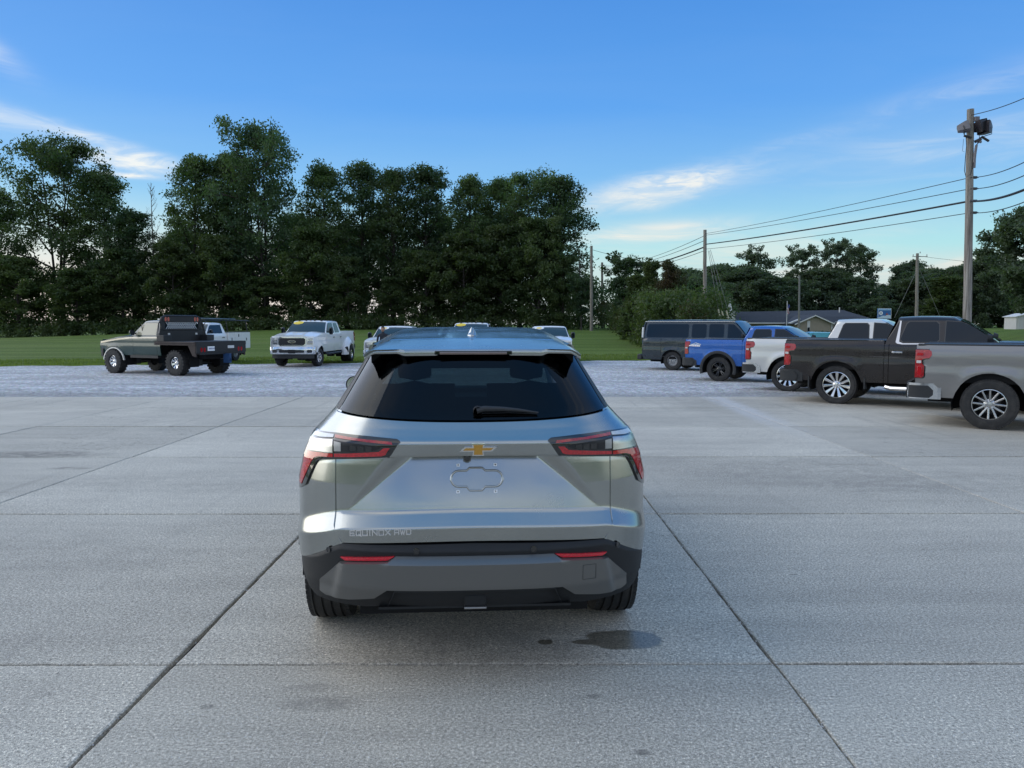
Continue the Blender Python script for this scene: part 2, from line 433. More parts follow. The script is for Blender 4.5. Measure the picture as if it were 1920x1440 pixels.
    c = t.mix(t.m('MULTIPLY', dry, t.ss(t.noise(tc, 6, 5, .7), .25, .65)), c, (.13, .12, .105))
    # trail of pale dust carried from the gravel along one joint
    g0 = PX(1340, 745, z=0); g1 = PX(1500, 812, z=0)
    lx = t.m('SUBTRACT', sep.outputs[0], t.m('MULTIPLY_ADD', t.m('SUBTRACT', sep.outputs[1], g0.y), (g1.x - g0.x) / (g1.y - g0.y), g0.x))
    tr = t.m('MULTIPLY', t.m('SUBTRACT', 1.0, t.ss(t.m('ABSOLUTE', t.m('ADD', lx, t.m('MULTIPLY_ADD', wn, .5, -.25))), .05, .42)), t.ss(sep.outputs[1], 10.5, 15.5))
    c = t.mix(t.m('MULTIPLY', tr, .6), c, (.55, .55, .55))
    c = t.mix(1, c, t.mix(wet, (1, 1, 1), (.40, .38, .34)), 'MULTIPLY')
    t.put(b.inputs['Base Color'], c)
    t.put(b.inputs['Roughness'], t.m('SUBTRACT', .86, t.m('MULTIPLY', wet, .55)))
    bp = t.add('ShaderNodeBump'); bp.inputs['Distance'].default_value = .004
    t.put(bp.inputs['Strength'], t.m('SUBTRACT', .6, t.m('MULTIPLY', wet, .4)))
    t.put(bp.inputs['Height'], t.m('ADD', sp, t.m('MULTIPLY', sp2, .6))); t.l.new(bp.outputs[0], b.inputs['Normal'])
    return m
M['concrete'] = concrete_mat()
def gravel_mat():
    m, t, b = newmat('crushed stone')
    tc = t.add('ShaderNodeTexCoord').outputs['Object']
    big = t.noise(t.vscale(tc, (.22, .9, 1)), .8, 6, .62); sp = t.noise(tc, 22, 5, .8); v = t.add('ShaderNodeTexVoronoi')
    t.put(v.inputs['Vector'], tc); v.inputs['Scale'].default_value = 26
    c = t.mix(t.ss(big, .36, .66), (.44, .44, .44), (.78, .78, .79))
    tracks = t.ss(t.noise(t.vscale(tc, (.05, 1.6, 1)), 1.2, 4, .6), .46, .62)
    c = t.mix(t.m('MULTIPLY', tracks, .4), c, (.66, .66, .66))
    c = t.mix(1, c, t.ramp(sp, [(.3, (.30, .30, .31)), (.5, (1, 1, 1)), (.7, (1.7, 1.7, 1.7))]), 'MULTIPLY')
    c = t.mix(.45, c, t.mix(1, c, v.outputs['Color'], 'MULTIPLY'))
    c = t.mix(.3, c, (.50, .50, .50))
    lump = t.noise(tc, 7, 4, .85); lump2 = t.noise(t.vscale(tc, (1, .5, 1)), 3.2, 4, .8)
    c = t.mix(1, c, t.ramp(lump, [(.34, (.45, .45, .46)), (.5, (.98, .98, .98)), (.64, (1.65, 1.65, 1.65))]), 'MULTIPLY')
    c = t.mix(1, c, t.ramp(lump2, [(.3, (.72, .72, .72)), (.7, (1.22, 1.22, 1.22))]), 'MULTIPLY')
    sp_ = t.add('ShaderNodeSeparateXYZ'); t.put(sp_.inputs[0], tc)
    band = t.m('SUBTRACT', 1.0, t.ss(t.m('ADD', sp_.outputs[1], t.m('MULTIPLY_ADD', big, 2.4, -1.2)), 18.6, 20.4))
    c = t.mix(t.m('MULTIPLY', band, .55), c, (.24, .235, .225))
    t.put(b.inputs['Base Color'], c); b.inputs['Roughness'].default_value = .9
    bp = t.add('ShaderNodeBump'); bp.inputs['Strength'].default_value = .8; bp.inputs['Distance'].default_value = .03
    t.put(bp.inputs['Height'], t.m('ADD', sp, v.outputs['Distance'])); t.l.new(bp.outputs[0], b.inputs['Normal'])
    return m
M['gravel'] = gravel_mat()
def grass_mat():
    m, t, b = newmat('mown grass')
    tc = t.add('ShaderNodeTexCoord').outputs['Object']
    st = t.noise(t.vscale(tc, (.04, .45, 1)), 1.0, 4, .6); sp = t.noise(tc, 9, 5, .8); pt = t.noise(tc, .25, 4, .6)
    c = t.mix(t.ss(st, .38, .62), (.085, .135, .022), (.12, .175, .034))
    c = t.mix(t.m('MULTIPLY', t.ss(pt, .5, .75), .6), c, (.13, .155, .055))
    c = t.mix(1, c, t.ramp(sp, [(.3, (.5, .5, .5)), (.5, (1, 1, 1)), (.7, (1.5, 1.5, 1.4))]), 'MULTIPLY')
    t.put(b.inputs['Base Color'], c); b.inputs['Roughness'].default_value = .85; b.inputs['Specular IOR Level'].default_value = .15
    bp = t.add('ShaderNodeBump'); bp.inputs['Strength'].default_value = 1; bp.inputs['Distance'].default_value = .08
    t.put(bp.inputs['Height'], sp); t.l.new(bp.outputs[0], b.inputs['Normal']); return m
M['grass'] = grass_mat()
def leaf_mat(name, a, c2, trans=.42):
    m, t, b = newmat(name); t.n.remove(b)
    tc = t.add('ShaderNodeTexCoord').outputs['Object']; oi = t.add('ShaderNodeObjectInfo').outputs['Random']
    n = t.noise(tc, .45, 3); n2 = t.noise(tc, 3.5, 2)
    c = t.mix(t.ss(n, .35, .65), tuple(a), tuple(c2))
    c = t.mix(1, c, t.m('MULTIPLY_ADD', n2, .9, .55), 'MULTIPLY')
    streak = t.noise(t.vscale(tc, (.25, 3.2, 1), rot=(0, 0, R(4))), 1.3, 5, .7)
    c = t.mix(1, c, t.m('MULTIPLY_ADD', streak, .44, .78), 'MULTIPLY')
    c = t.mix(1, c, t.m('MULTIPLY_ADD', oi, .4, .8), 'MULTIPLY')
    d = t.add('ShaderNodeBsdfDiffuse'); t.put(d.inputs[0], c)
    tr = t.add('ShaderNodeBsdfTranslucent'); t.put(tr.inputs[0], t.mix(1, c, (1.3, 1.5, .6), 'MULTIPLY'))
    g = t.add('ShaderNodeBsdfGlossy'); g.inputs['Roughness'].default_value = .45; t.put(g.inputs[0], (.6, .65, .6))
    mx = t.add('ShaderNodeMixShader'); mx.inputs[0].default_value = trans; t.l.new(d.outputs[0], mx.inputs[1]); t.l.new(tr.outputs[0], mx.inputs[2])
    m2 = t.add('ShaderNodeMixShader'); m2.inputs[0].default_value = .03; t.l.new(mx.outputs[0], m2.inputs[1]); t.l.new(g.outputs[0], m2.inputs[2])
    t.l.new(m2.outputs[0], t.n['Material Output'].inputs[0]); return m
M['leaf'] = leaf_mat('leaves', (.052, .092, .040), (.090, .128, .050))
M['leaf_olive'] = leaf_mat('olive leaves', (.052, .080, .032), (.080, .106, .040))
M['leaf_dark'] = leaf_mat('dark leaves', (.044, .082, .046), (.074, .112, .052))
M['leaf_hazed'] = leaf_mat('hazed leaves', (.062, .090, .060), (.090, .122, .072))  # distance haze mixed into the leaf colour as a paler, greyer green
M['leaf_brown'] = leaf_mat('brown leaves', (.060, .038, .022), (.045, .048, .02))
M['bark'] = simple('bark', (.045, .038, .032), .9, var=.4, vs=6, bump=.6, bs=12)
M['palebark'] = simple('pale bark', (.13, .12, .105), .9, var=.3, vs=6, bump=.5, bs=12)
def pole_mat():
    m, t, b = newmat('weathered pole wood')
    tc = t.add('ShaderNodeTexCoord').outputs['Object']
    n = t.noise(t.vscale(tc, (14, 14, .5)), 1.5, 6, .7); n2 = t.noise(t.vscale(tc, (3, 3, .3)), 1, 4)
    c = t.mix(t.ss(n, .35, .65), (.13, .115, .095), (.36, .33, .29)); c = t.mix(t.m('MULTIPLY', n2, .4), c, (.12, .10, .08))
    t.put(b.inputs['Base Color'], c); b.inputs['Roughness'].default_value = .9
    bp = t.add('ShaderNodeBump'); bp.inputs['Strength'].default_value = .6; bp.inputs['Distance'].default_value = .02
    t.put(bp.inputs['Height'], n); t.l.new(bp.outputs[0], b.inputs['Normal']); return m
M['pole'] = pole_mat()
M['wire'] = simple('black cable', (.012, .012, .013), .6)
M['guy'] = simple('galvanised guy wire', (.16, .16, .15), .5)
M['lampgrey'] = simple('lamp housing grey', (.16, .15, .16), .5, var=.2)
M['lampbrown'] = simple('lamp housing dark', (.028, .022, .026), .4, var=.2)
M['shingle'] = simple('roof shingle', (.040, .045, .055), .85, var=.3, vs=3)
M['siding'] = simple('tan brick siding', (.30, .26, .20), .85, var=.15, vs=2)
M['whitetrim'] = simple('white trim', (.62, .62, .60), .6, var=.08)
M['shed'] = simple('shed siding', (.55, .54, .52), .7, var=.12, vs=2)

# ------------------------------------------------------------------ ground
def build_ground():
    def sheet(name, xs, ys, mat, dz, kind='structure', edge=None):
        mb = MB(); mb.grid(lambda u, v: (u, v if edge is None else edge(u, v), gz(u, v if edge is None else edge(u, v)) + dz), xs, ys)
        return mb.build(name, mat, kind=kind)
    xs = [-1500, -600, -250, -150] + lin(-120, 120, 81) + [150, 250, 600, 1500]
    ys = [-800, -200, -60, -20, 0, 16, 18, 20, 22, 24, 26, 30, 35, 40] + lin(42, 130, 45) + [160, 250, 500, 1600]
    sheet('grass_field', xs, ys, M['grass'], -.06)
    # gravel lot, its far edge slanting
    def far(u): return 34.3 + (u + 23) * .19 + .25 * math.sin(u * 1.7) + .18 * math.sin(u * 4.3 + 1) if u < 16 else 44 + (u - 16) * .3
    mb = MB(); us = lin(-70, 70, 281)
    def gf(u, v):
        y = 17.6 + (far(u) - 17.6) * v; return (u, y, gz(u, y) - .012 - (.05 if v > .999 else 0))
    mb.grid(gf, us, lin(0, 1, 30)); mb.build('gravel_lot', M['gravel'], kind='structure')
build_ground()

JX = [-20.6, -17.4, -14.2, -11.1, -7.98, -4.92, -1.715, 1.345, 4.70, 8.12, 11.5, 14.8, 18.1]
JY = [-8.5, -5.4, -2.3, .72, 3.74, 6.81, 9.78, 12.75, 15.6, 18.02]
def build_slabs():
    mb = MB(); mb.grid(lambda u, v: (u, v, -.035), [JX[0] - .3, JX[-1] + .3], [JY[0] - .3, 18.0])
    base = mb.build('concrete_pavement', simple('joint grit', (.020, .019, .018), .95, var=.6, vs=40, bump=.6), kind='structure')
    rnd = random.Random(3)
    def wob(seed):
        r = random.Random(seed); a = [r.uniform(-1, 1) for _ in range(700)]
        def f(t):
            k = (t + 30) / .06; i = int(k); q = k - i
            fine = a[i % 700] * (1 - q) + a[(i + 1) % 700] * q
            k2 = (t + 30) / .37; i2 = int(k2); q2 = k2 - i2; co = a[(i2 * 7) % 700] * (1 - q2) + a[((i2 + 1) * 7) % 700] * q2
            return fine * .0028 + co * .004
        return f
    for i in range(len(JX) - 1):
        for j in range(len(JY) - 1):
            if JX[i] > 12 and JY[j] < 3 or JX[i + 1] < -12 and JY[j] < 3: pass
            wl = .014 if i == 6 else (.017 if i - 0 == 6 else .007)
            wr = .014 if i == 5 else .007
            wb = .010 if JY[j] < 8 else .021; wt = .010 if JY[j + 1] < 8 else .021
            if i < 5: wr = max(wr, .012)
            if 0 < i < 6: wl = max(wl, .012)
            x0, x1, y0, y1 = JX[i] + wl, JX[i + 1] - wr, JY[j] + wb, JY[j + 1] - wt
            fx0, fx1, fy0, fy1 = wob(i * 31 + 1), wob((i + 1) * 31 + 2), wob(j * 17 + 500), wob((j + 1) * 17 + 501)
            near = y0 < 7 and abs((x0 + x1) / 2) < 7
            st = .06 if near else .3
            nx, ny = max(2, int((x1 - x0) / st)), max(2, int((y1 - y0) / st))
            loop = []
            for k in range(nx): x = x0 + (x1 - x0) * k / nx; loop.append((x, y0 + fy0(x)))
            for k in range(ny): y = y0 + (y1 - y0) * k / ny; loop.append((x1 + fx1(y), y))
            for k in range(nx): x = x1 - (x1 - x0) * k / nx; loop.append((x, y1 + fy1(x)))
            for k in range(ny): y = y1 - (y1 - y0) * k / ny; loop.append((x0 + fx0(y), y))
            cx, cy = (x0 + x1) / 2, (y0 + y1) / 2; dz = rnd.uniform(-.0025, .0025)
            tx, ty = rnd.uniform(-.0008, .0008), rnd.uniform(-.0008, .0008)
            m = MB(); n = len(loop)
            hh = lambda x, y: dz + tx * (x - cx) + ty * (y - cy)
            for (x, y) in loop:
                ix = x + (.008 if x < cx else -.008) if abs(x - cx) > (x1 - x0) / 2 - .02 else x
                iy = y + (.008 if y < cy else -.008) if abs(y - cy) > (y1 - y0) / 2 - .02 else y
                m.v.append((ix, iy, hh(x, y)))
            for (x, y) in loop: m.v.append((x, y, hh(x, y) - .005))
            for (x, y) in loop: m.v.append((x, y, -.034))
            m.f.append(tuple(range(n)))
            for k in range(n):
                q = (k + 1) % n; m.f.append((k, n + k, n + q, q)); m.f.append((n + k, 2 * n + k, 2 * n + q, n + q))
            m.build('slab', M['concrete'], base, smooth=False)
    return base
pavement = build_slabs()
def build_pebbles():
    """loose stone: along the gravel edge and in the joints"""
    r = random.Random(5); mb = MB()
    def stone(x, y, z, s):
        b = len(mb.v)
        for d in ((1, 0, 0), (-.9, .2, 0), (.1, 1, .1), (0, -.9, .1), (.1, .1, .75), (0, 0, -.6)):
            mb.v.append((x + s * d[0] * r.uniform(.6, 1.1), y + s * d[1] * r.uniform(.6, 1.1), z + s * d[2] * r.uniform(.6, 1.1)))
        for f in ((0, 2, 4), (2, 1, 4), (1, 3, 4), (3, 0, 4), (2, 0, 5), (1, 2, 5), (3, 1, 5), (0, 3, 5)): mb.f.append(tuple(b + i for i in f))
    for _ in range(2600):
        x = r.uniform(-16, 14); y = 18.0 + abs(r.gauss(0, 1.3)) - .1; stone(x, y, gz(x, y) - .008, r.uniform(.008, .022))
    for _ in range(500):
        x = r.uniform(-14, 14); y = 18 - abs(r.gauss(0, .8)); stone(x, y, .004, r.uniform(.006, .014))
    for _ in range(260):
        y = r.uniform(1.0, 7); x = 1.345 + r.gauss(0, .012); stone(x, y, -.004, r.uniform(.003, .008))
    for _ in range(70):
        y = r.uniform(1.0, 6.5); x = -1.715 + r.gauss(0, .012); stone(x, y, -.010, r.uniform(.003, .009))
    for _ in range(160):
        x = r.uniform(-6, 7); y = 3.74 + r.gauss(0, .012); stone(x, y, -.004, r.uniform(.002, .006))
    for _ in range(420):
        y = r.uniform(9, 17.9); x = 4.70 + r.gauss(0, .10); stone(x, y, .003, r.uniform(.004, .011))
    for _ in range(260):
        stone(r.uniform(-7, 7), r.uniform(1.5, 12), .003, r.uniform(.002, .006))
    mb.build('loose_gravel', simple('pale stone chips', (.46, .455, .44), .9, var=.5, vs=25), smooth=False, kind='stuff')
build_pebbles()
# ------------------------------------------------------------------ wheels shared by all vehicles
_wc = {}
def wheel_meshes(key, Rt, W, Rr, style):
    """tyre and rim around the y axis, outer face towards +y; centre at the origin"""
    if key in _wc: return _wc[key]
    t = MB(); h = W / 2
    prof = [(Rr, -h * .78), (Rr + .02, -h * .96), ((Rt + Rr) / 2 + .02, -h * 1.0), (Rt - .045, -h * .97), (Rt - .012, -h * .86)]
    ng = 4
    for g in range(ng):
        c = -h * .62 + g * (h * 1.24) / (ng - 1); q = .005 if W < .4 else .008
        prof += [(Rt, c - q - .002), (Rt - .011, c - q), (Rt - .011, c + q), (Rt, c + q + .002)]
    prof += [(Rt - .012, h * .86), (Rt - .045, h * .97), ((Rt + Rr) / 2 + .02, h * 1.0), (Rr + .02, h * .96), (Rr, h * .78)]
    t.lathe(prof, 56)
    # shoulder lugs
    nl = 64 if style != 'mud' else 22
    for k in range(nl):
        a = 2 * math.pi * (k + .5) / nl
        for sy in (-1, 1):
            lw = .72 if style != 'mud' else .55
            t.box((math.cos(a) * (Rt - (.024 if style != 'mud' else .018)), sy * h * (.82 if style != 'mud' else .80), math.sin(a) * (Rt - (.024 if style != 'mud' else .018))), (.036 if style != 'mud' else .07, h * (.26 if style != 'mud' else .36), 2 * math.pi * Rt / nl * lw), rot=(0, -a, 0))
    tyre = t.build('tyre', M['tyre'])
    r = MB(); f = h * .72
    r.lathe([(Rr, -f), (Rr + .004, f * .9), (Rr + .004, f), (Rr - .014, f + .004), (Rr - .022, f - .012), (Rr - .028, -f)], 48)
    metal = {'chrome': 'chrome', 'split': 'alloy', 'black': 'blackalloy', 'steel': 'steel', 'multi': 'alloy', 'mud': 'chrome', 'suv': 'alloy', 'dual': 'chrome'}[style]
    def spoke(a, r0, r1, w0, w1, y0, y1, th=.03, tw=0):
        ca, sa = math.cos(a), math.sin(a)
        def P(u, w, y): return (u * ca - w * sa, y, u * sa + w * ca)
        b = len(r.v)
        for (u, w, y) in ((r0, w0, y0), (r1, w1, y1)):
            for q in ((-w / 2, y - th), (-w / 2, y - .006), (-w / 2 + min(.008, w / 4), y), (w / 2 - min(.008, w / 4), y), (w / 2, y - .006), (w / 2, y - th)):
                r.v.append(P(u, q[0] + tw * (u - r0), q[1]))
        for k in range(6): r.f.append((b + k, b + (k + 1) % 6, b + 6 + (k + 1) % 6, b + 6 + k))
        r.f.append(tuple(b + k for k in range(6))); r.f.append(tuple(b + 6 + k for k in range(6)))
    yo = f - .012; yi = f - .055
    if style == 'chrome':
        for k in range(11):
            a = 2 * math.pi * (k + .25) / 11; spoke(a, .05, Rr - .015, .030, .066, yi, yo)
    elif style == 'split':
        for k in range(6):
            a = 2 * math.pi * (k + .5) / 6
            spoke(a - .16, .06, Rr - .015, .030, .030, yi + .02, yo, tw=-.16); spoke(a + .16, .06, Rr - .015, .030, .030, yi + .02, yo, tw=.16)
    elif style == 'black':
        for k in range(6):
            a = 2 * math.pi * (k + .5) / 6; spoke(a - .09, .05, Rr - .015, .034, .028, yi, yo, tw=-.10); spoke(a + .09, .05, Rr - .015, .034, .028, yi, yo, tw=.10)
    elif style == 'steel':
        r.lathe([(Rr - .02, f - .05), (Rr - .05, f - .03), (Rr - .075, f - .035)], 40)
        for k in range(8):
            a = 2 * math.pi * k / 8; spoke(a, .07, Rr - .06, .075, .06, f - .02, f - .03, th=.02)
    elif style in ('mud', 'dual'):
        n = 8
        for k in range(n):
            a = 2 * math.pi * k / n; spoke(a, .06, Rr - .015, .05, .085, yi + .0, yo)
    else:
        for k in range(10):
            a = 2 * math.pi * k / 10; spoke(a, .05, Rr - .015, .03, .035, yi, yo)
    hubr = .085 if style not in ('mud', 'dual', 'steel') else .09
    r.lathe([(hubr, yi - .05), (hubr, yi - .002), (hubr * .55, yi + .012), (hubr * .5, yi + .028), (0.001, yi + .032)], 28)
    for k in range(6 if style != 'dual' else 8):
        a = 2 * math.pi * (k + .5) / 6; r.lathe([(.012, yi), (.012, yi + .022), (.001, yi + .026)], 8, c=(math.cos(a) * .066, 0, math.sin(a) * .066))
    rim = r.build('rim', M[metal])
    d = MB(); d.lathe([(.001, -f), (Rr - .02, -f), (Rr - .02, -f + .02), (Rr * .62, f * .1), (Rr * .60, f * .16), (.001, f * .16)], 32)
    hub = d.build('wheel', M['darkalloy'] if style == 'split' else M['void'])
    res = (tyre.data, rim.data, hub.data)
    for o in (tyre, rim, hub): bpy.data.objects.remove(o)
    _wc[key] = res; return res
def add_wheel(parent, key, x, y, z, side, steer=0, roll=0):
    ty, ri, hu = key
    w = link('wheel', hu, parent); w.location = (x, y, z)
    w.rotation_euler = Euler((0, roll, (0 if side > 0 else math.pi) + steer))
    for n, me in (('tyre', ty), ('rim', ri)):
        o = link(n, me, w)
    return w

# ------------------------------------------------------------------ the silver SUV in the foreground
SX, SY, STH = -.163, 3.50, 3.4
def build_suv():
    root = thing('suv', 'silver grey crossover seen from behind, parked in the middle of the concrete lot', 'car', (SX, SY, 0), R(STH))
    # local frame: x right, y forward from the rear face, z up
    HS = [.30, .40, .48, .69, .765, .772, .80, .828, .842, .86, 1.00, 1.085, 1.092, 1.10, 1.155, 1.168, 1.185, 1.21, 1.255, 1.30, 1.58, 1.62]
    PS = [.06, .04, .025, .016, .004, .006, .034, .062, .070, .072, .078, .082, .083, .078, .070, .078, .100, .128, .170, .212, .455, .50]
    def W(z): return ip(z, [.3, .45, .6, .75, .95, 1.05, 1.165, 1.22, 1.28, 1.40, 1.585, 1.7], [.885, .908, .924, .929, .928, .905, .852, .800, .748, .680, .576, .555])
    def C(z): return ip(z, [.6, 1.2, 1.3, 1.6], [.66, .64, .62, .55])
    NX = 3.0
    def corner(x, z):
        q = min(abs(x) / W(z), .9995); return C(z) * (1 - (1 - q ** NX) ** (1 / NX))
    def sag(x, h):
        k = ip(h, [.70, .77, .84, 1.09, 1.16, 1.2], [1, 1, 1, .8, .25, 0]); a = abs(x)
        return k * (.022 * (a / .67) ** 2 + .052 * max(0, (a - .64) / .23) ** 1.25)
    def toh(x, z):
        h = z
        for _ in range(4): h = z + sag(x, h)
        return h
    def base(h):  # smoothed profile lookup
        return (ip(h - .003, HS, PS) + ip(h, HS, PS) + ip(h + .003, HS, PS)) / 3
    def recess(x, h):
        if not .84 < h < 1.092: return 0
        t = (h - .85) / (1.09 - .85); a = abs(x)
        xi = .605 + (.285 - .605) * max(0, t); xo = .618 + (.435 - .618) * max(0, t)
        d = .056 * max(0, t) ** 1.15
        return d * (1 - sst(a, xi, xo))
    def S(x, z, off=0, rc=True):
        h = toh(x, z); y = base(h) + corner(x, z) + (recess(x, h) if rc else 0)
        e = 2e-3; dyx = (base(toh(x + e, z)) + corner(x + e, z) - base(toh(x - e, z)) - corner(x - e, z)) / (2 * e)
        dyz = (ip(h + .02, HS, PS) - ip(h - .02, HS, PS)) / .04
        n = Vector((dyx, -1, min(2, max(-2, dyz)))).normalized()
        return (x + n.x * off, y + n.y * off, z + n.z * off)
    Sl = lambda x, z, off=0: S(x, z, off, False)
    # hatch: rows follow the creases
    hs = []
    h = .702
    while h < 1.2445: hs.append(h); h += .0062 if (.84 < h < 1.08) else .0035
    hs.append(1.2455)
    def gate_z(x, h):
        top = 1.255 + .026 * (abs(x) / .66) ** 2.2        # glass line rises outward
        zt = h - sag(x, h); k = sst(h, 1.17, 1.2455); return zt + (top - .0095 - 1.2455) * k
    def gate_pt(u, h):
        lim = .668 if h > .76 else ip(h, [.70, .76], [.628, .668])
        lim = lim if h < 1.17 else ip(h, [1.17, 1.2455], [.668, .706])
        x = u * lim; z = gate_z(x, h); hh = toh(x, z)
        y = base(h) + corner(x, z) + recess(x, h)
        return (x, y, z)
    mb = MB(); mb.grid(gate_pt, lin(-1, 1, 181), hs, skirt=(0, .03, 0)); mb.build('tailgate', M['suv'], root)
    # quarter panels, wrapping into the sides
    for sg in (-1, 1):
        mb = MB()
        def qp(u, v):
            # u 0..1 : from the hatch seam round the corner, then forward along the side
            lo = None
            if u < .62:
                t = u / .62; zt = v
                def xz(x): 
                    zb = ip(x, [.64, .668, .78, .885, .95], [.693, .680, .617, .552, .535]); zz = zb + (ip(x, [.668, .80, .83], [1.305, 1.19, 1.18]) - zb) * 0
                    return zb
                x0 = .676; 
                Wm = W(.9)
                a0 = math.asin((x0 / Wm) ** (NX / 2)); a = a0 + (math.pi / 2 - a0) * t
                fr = math.sin(a) ** (2 / NX)
                zb = ip(fr * Wm, [.64, .668, .78, .885, .95], [.693, .680, .617, .552, .535])
                z = zb + (1.30 - zb) * v
                # seam shape low down: follows the hatch's cut corner
                Wz = W(z); x = fr * Wz
                if t == 0: x = x0 if z > .76 else ip(z, [.68, .76], [.634, .676])
                else:
                    xs = x0 if z > .76 else ip(z, [.68, .76], [.634, .676]); 
                    x = xs + (Wz - xs) * ((fr * Wm - x0) / (Wm - x0))
                h = toh(x, z); y = base(h) + corner(x, z)
                if t >= .999: y = base(h) + C(z); x = Wz
                return (sg * x, y, z)
            t = (u - .62) / .38; z = .535 + (1.30 - .535) * v
            y0 = base(toh(W(z), z)) + C(z); y = y0 + (1.75 - y0) * t
            # wheel arch cut
            ya, ra = .99, .40
            if abs(y - ya) < ra: z = max(z, .36 + math.sqrt(ra * ra - (y - ya) ** 2))
            fl = .012 * math.exp(-((z - .72) / .12) ** 2) * (1 - abs(2 * t - 1) ** 4)
            return (sg * (W(z) + fl * t), y, z)
        us = lin(0, .62, 46) + lin(.635, 1, 26)
        mb.grid(qp, us, lin(0, 1, 110), skirt=lambda p: (-.02 * sg, .012, 0)); mb.build('quarter_panel', M['suv'], root)
    # rear window
    def topz(x): return 1.592 - .010 * (abs(x) / .54) ** 2
    def gl(u, v):
        zb = 1.255 + .026 * (abs(u) ** 2.2)
        lim = ip(v, [0, 1], [.690, .540]); x = u * lim; zt = topz(x) - .01
        z = zb + (zt - zb) * v
        return (x, ip(z, HS, PS) + corner(x, z) * 1.0 - .002, z)
    mb = MB(); mb.grid(gl, lin(-1, 1, 61), lin(0, 1, 22)); rw = mb.build('rear_window', M['privacy'], root)
    # black printed border round the glass and the gloss pillars beside it
    mb = MB()
    def rim(u, v, o=-.004): p = gl(u, v); return (p[0], p[1] - o, p[2])
    mb.grid(lambda u, v: rim(u, v), lin(-1, 1, 41), [0, .05]); mb.grid(lambda u, v: rim(u, v), lin(-1, 1, 41), [.90, .95, 1.0])
    for a, b_ in ((-1, -.945), (.945, 1)): mb.grid(lambda u, v: rim(u, v), [a, (a + b_) / 2, b_], lin(0.05, .90, 12))
    mb.build('window_border', M['gloss'], root)
    for sg in (-1, 1):
        mb = MB()
        def pl(u, v):
            zb = 1.283; zt = topz(.54) + .0; z = zb + (zt - zb) * v
            x0 = ip(v, [0, 1], [.693, .543]); x1 = ip(v, [0, 1], [.722, .562]); x = x0 + (x1 - x0) * u
            bul = -.012 * math.sin(math.pi * min(1, max(0, u)))
            return (sg * x, ip(z, HS, PS) + corner(x, z) + bul * .6 - .004 + .10 * max(0, u - .8), z)
        mb.grid(pl, lin(0, 1, 9), lin(0, 1, 16), skirt=(-.0 * sg, .05, 0)); mb.build('pillar_fin', M['black'], root)
        # body beside the fin, up to the roof rail
        mb = MB()
        def cp(u, v):
            z = 1.283 + (1.60 - 1.283) * v; x0 = ip(v, [0, 1], [.722, .562]); Wz = W(z)
            y0 = ip(z, HS, PS) + corner(x0, z) + .02
            if u < .4:
                x = x0 + (Wz - x0) * (1 - (1 - u / .4) ** 2); y = y0 + .42 * (u / .4) ** 2
            else: x = Wz; y = y0 + .42 + (1.35 - .42 - y0) * (u - .4) / .6
            return (sg * x, y, z)
        mb.grid(cp, lin(0, 1, 24), lin(0, 1, 12)); mb.build('rear_pillar', M['black'], root)
    # roof with a falling crown; ribs pressed along it
    def roof(u, y):
        zc = ip(y, [.40, .44, .6, .85, 1.25, 1.8, 2.3, 2.9, 3.25], [1.590, 1.594, 1.611, 1.637, 1.668, 1.695, 1.700, 1.672, 1.620])
        hw = ip(y, [.40, 1.0, 1.8, 3.25], [.560, .605, .625, .600]); a = abs(u); x = u * hw
        fw = sst(y, .45, 1.1); k0 = .90 - .18 * fw; dz = (.006 + .010 * fw) * a ** 2 + (.030 + .035 * fw) * (max(0, a - k0) / (1 - k0)) ** 1.5
        rib = 0
        for c in (.30, .62): rib -= .0025 * math.exp(-((a - c) / .022) ** 2) * sst(y, .95, 1.15)
        step = .002 * sst(y, .86, .875) * (1 if a < .8 else 0)
        return (x, y, zc - dz + rib + step)
    mb = MB()
    ys = lin(.44, .85, 14) + lin(.86, .88, 5) + lin(.92, 3.25, 48)
    mb.grid(roof, lin(-1, 1, 121), ys); mb.build('roof', M['suv'], root)
    # spoiler lip: drops a little in the middle, cut away for the brake lamp
    def lip(u, v):
        a = abs(u); y = .44 - .03 * sst(a, .62, .70) * 0
        cut = 1 if a < .315 else 1 - sst(a, .315, .345)
        drop = .034 - .012 * sst(a, .62, .70) - .006 * cut
        P = roof(u, .44); k = v
        yb = .415 + .03 * a * a + (.014 * sst(a, .62, .70))
        if k <= .3: t = k / .3; return (P[0], P[1] + (yb - P[1]) * t, P[2] - .007 * t * t)
        if k <= .7: t = (k - .3) / .4; return (P[0], yb - .002 * math.sin(t * 3.14), P[2] - .007 - (drop - .007) * t)
        t = (k - .7) / .3; return (P[0], yb + .16 * t, P[2] - drop - .0 * t)
    mb = MB(); mb.grid(lip, lin(-1, 1, 161), [0, .15, .3, .35, .42, .5, .6, .7, .8, 1]); mb.build('spoiler', M['suv'], root)
    mb = MB(); mb.box((0, .427, 1.574), (.40, .03, .020)); mb.build('brake_light_recess', M['gloss'], root, bevel=.004)
    mb = MB(); mb.box((0, .409, 1.5715), (.345, .010, .0135)); mb.build('brake_light', simple('smoked lens', (.20, .15, .14), .15, coat=1, var=.2, vs=120), root, bevel=.003)
    mb = MB(); mb.grid(lambda u, v: (u, .56 + .02 * v, 1.585 - .10 * v), lin(-.54, .54, 9), [0, 1]); mb.build('headliner_edge', M['void'], root)
    # antenna fin
    mb = MB(); sx = [(0, 1.0, .034, .0), (0, .95, .033, .012), (.10, .60, .026, .018), (.35, .34, .019, .038), (.7, .16, .011, .056), (1, .04, .005, .067)]
    mb.grid(lambda i, k: (sx[i][2] * math.cos(k), 1.095 + .085 * sx[i][1] * math.sin(k), 1.6490 + sx[i][3] * .78), range(6), lin(0, 2 * math.pi, 25))
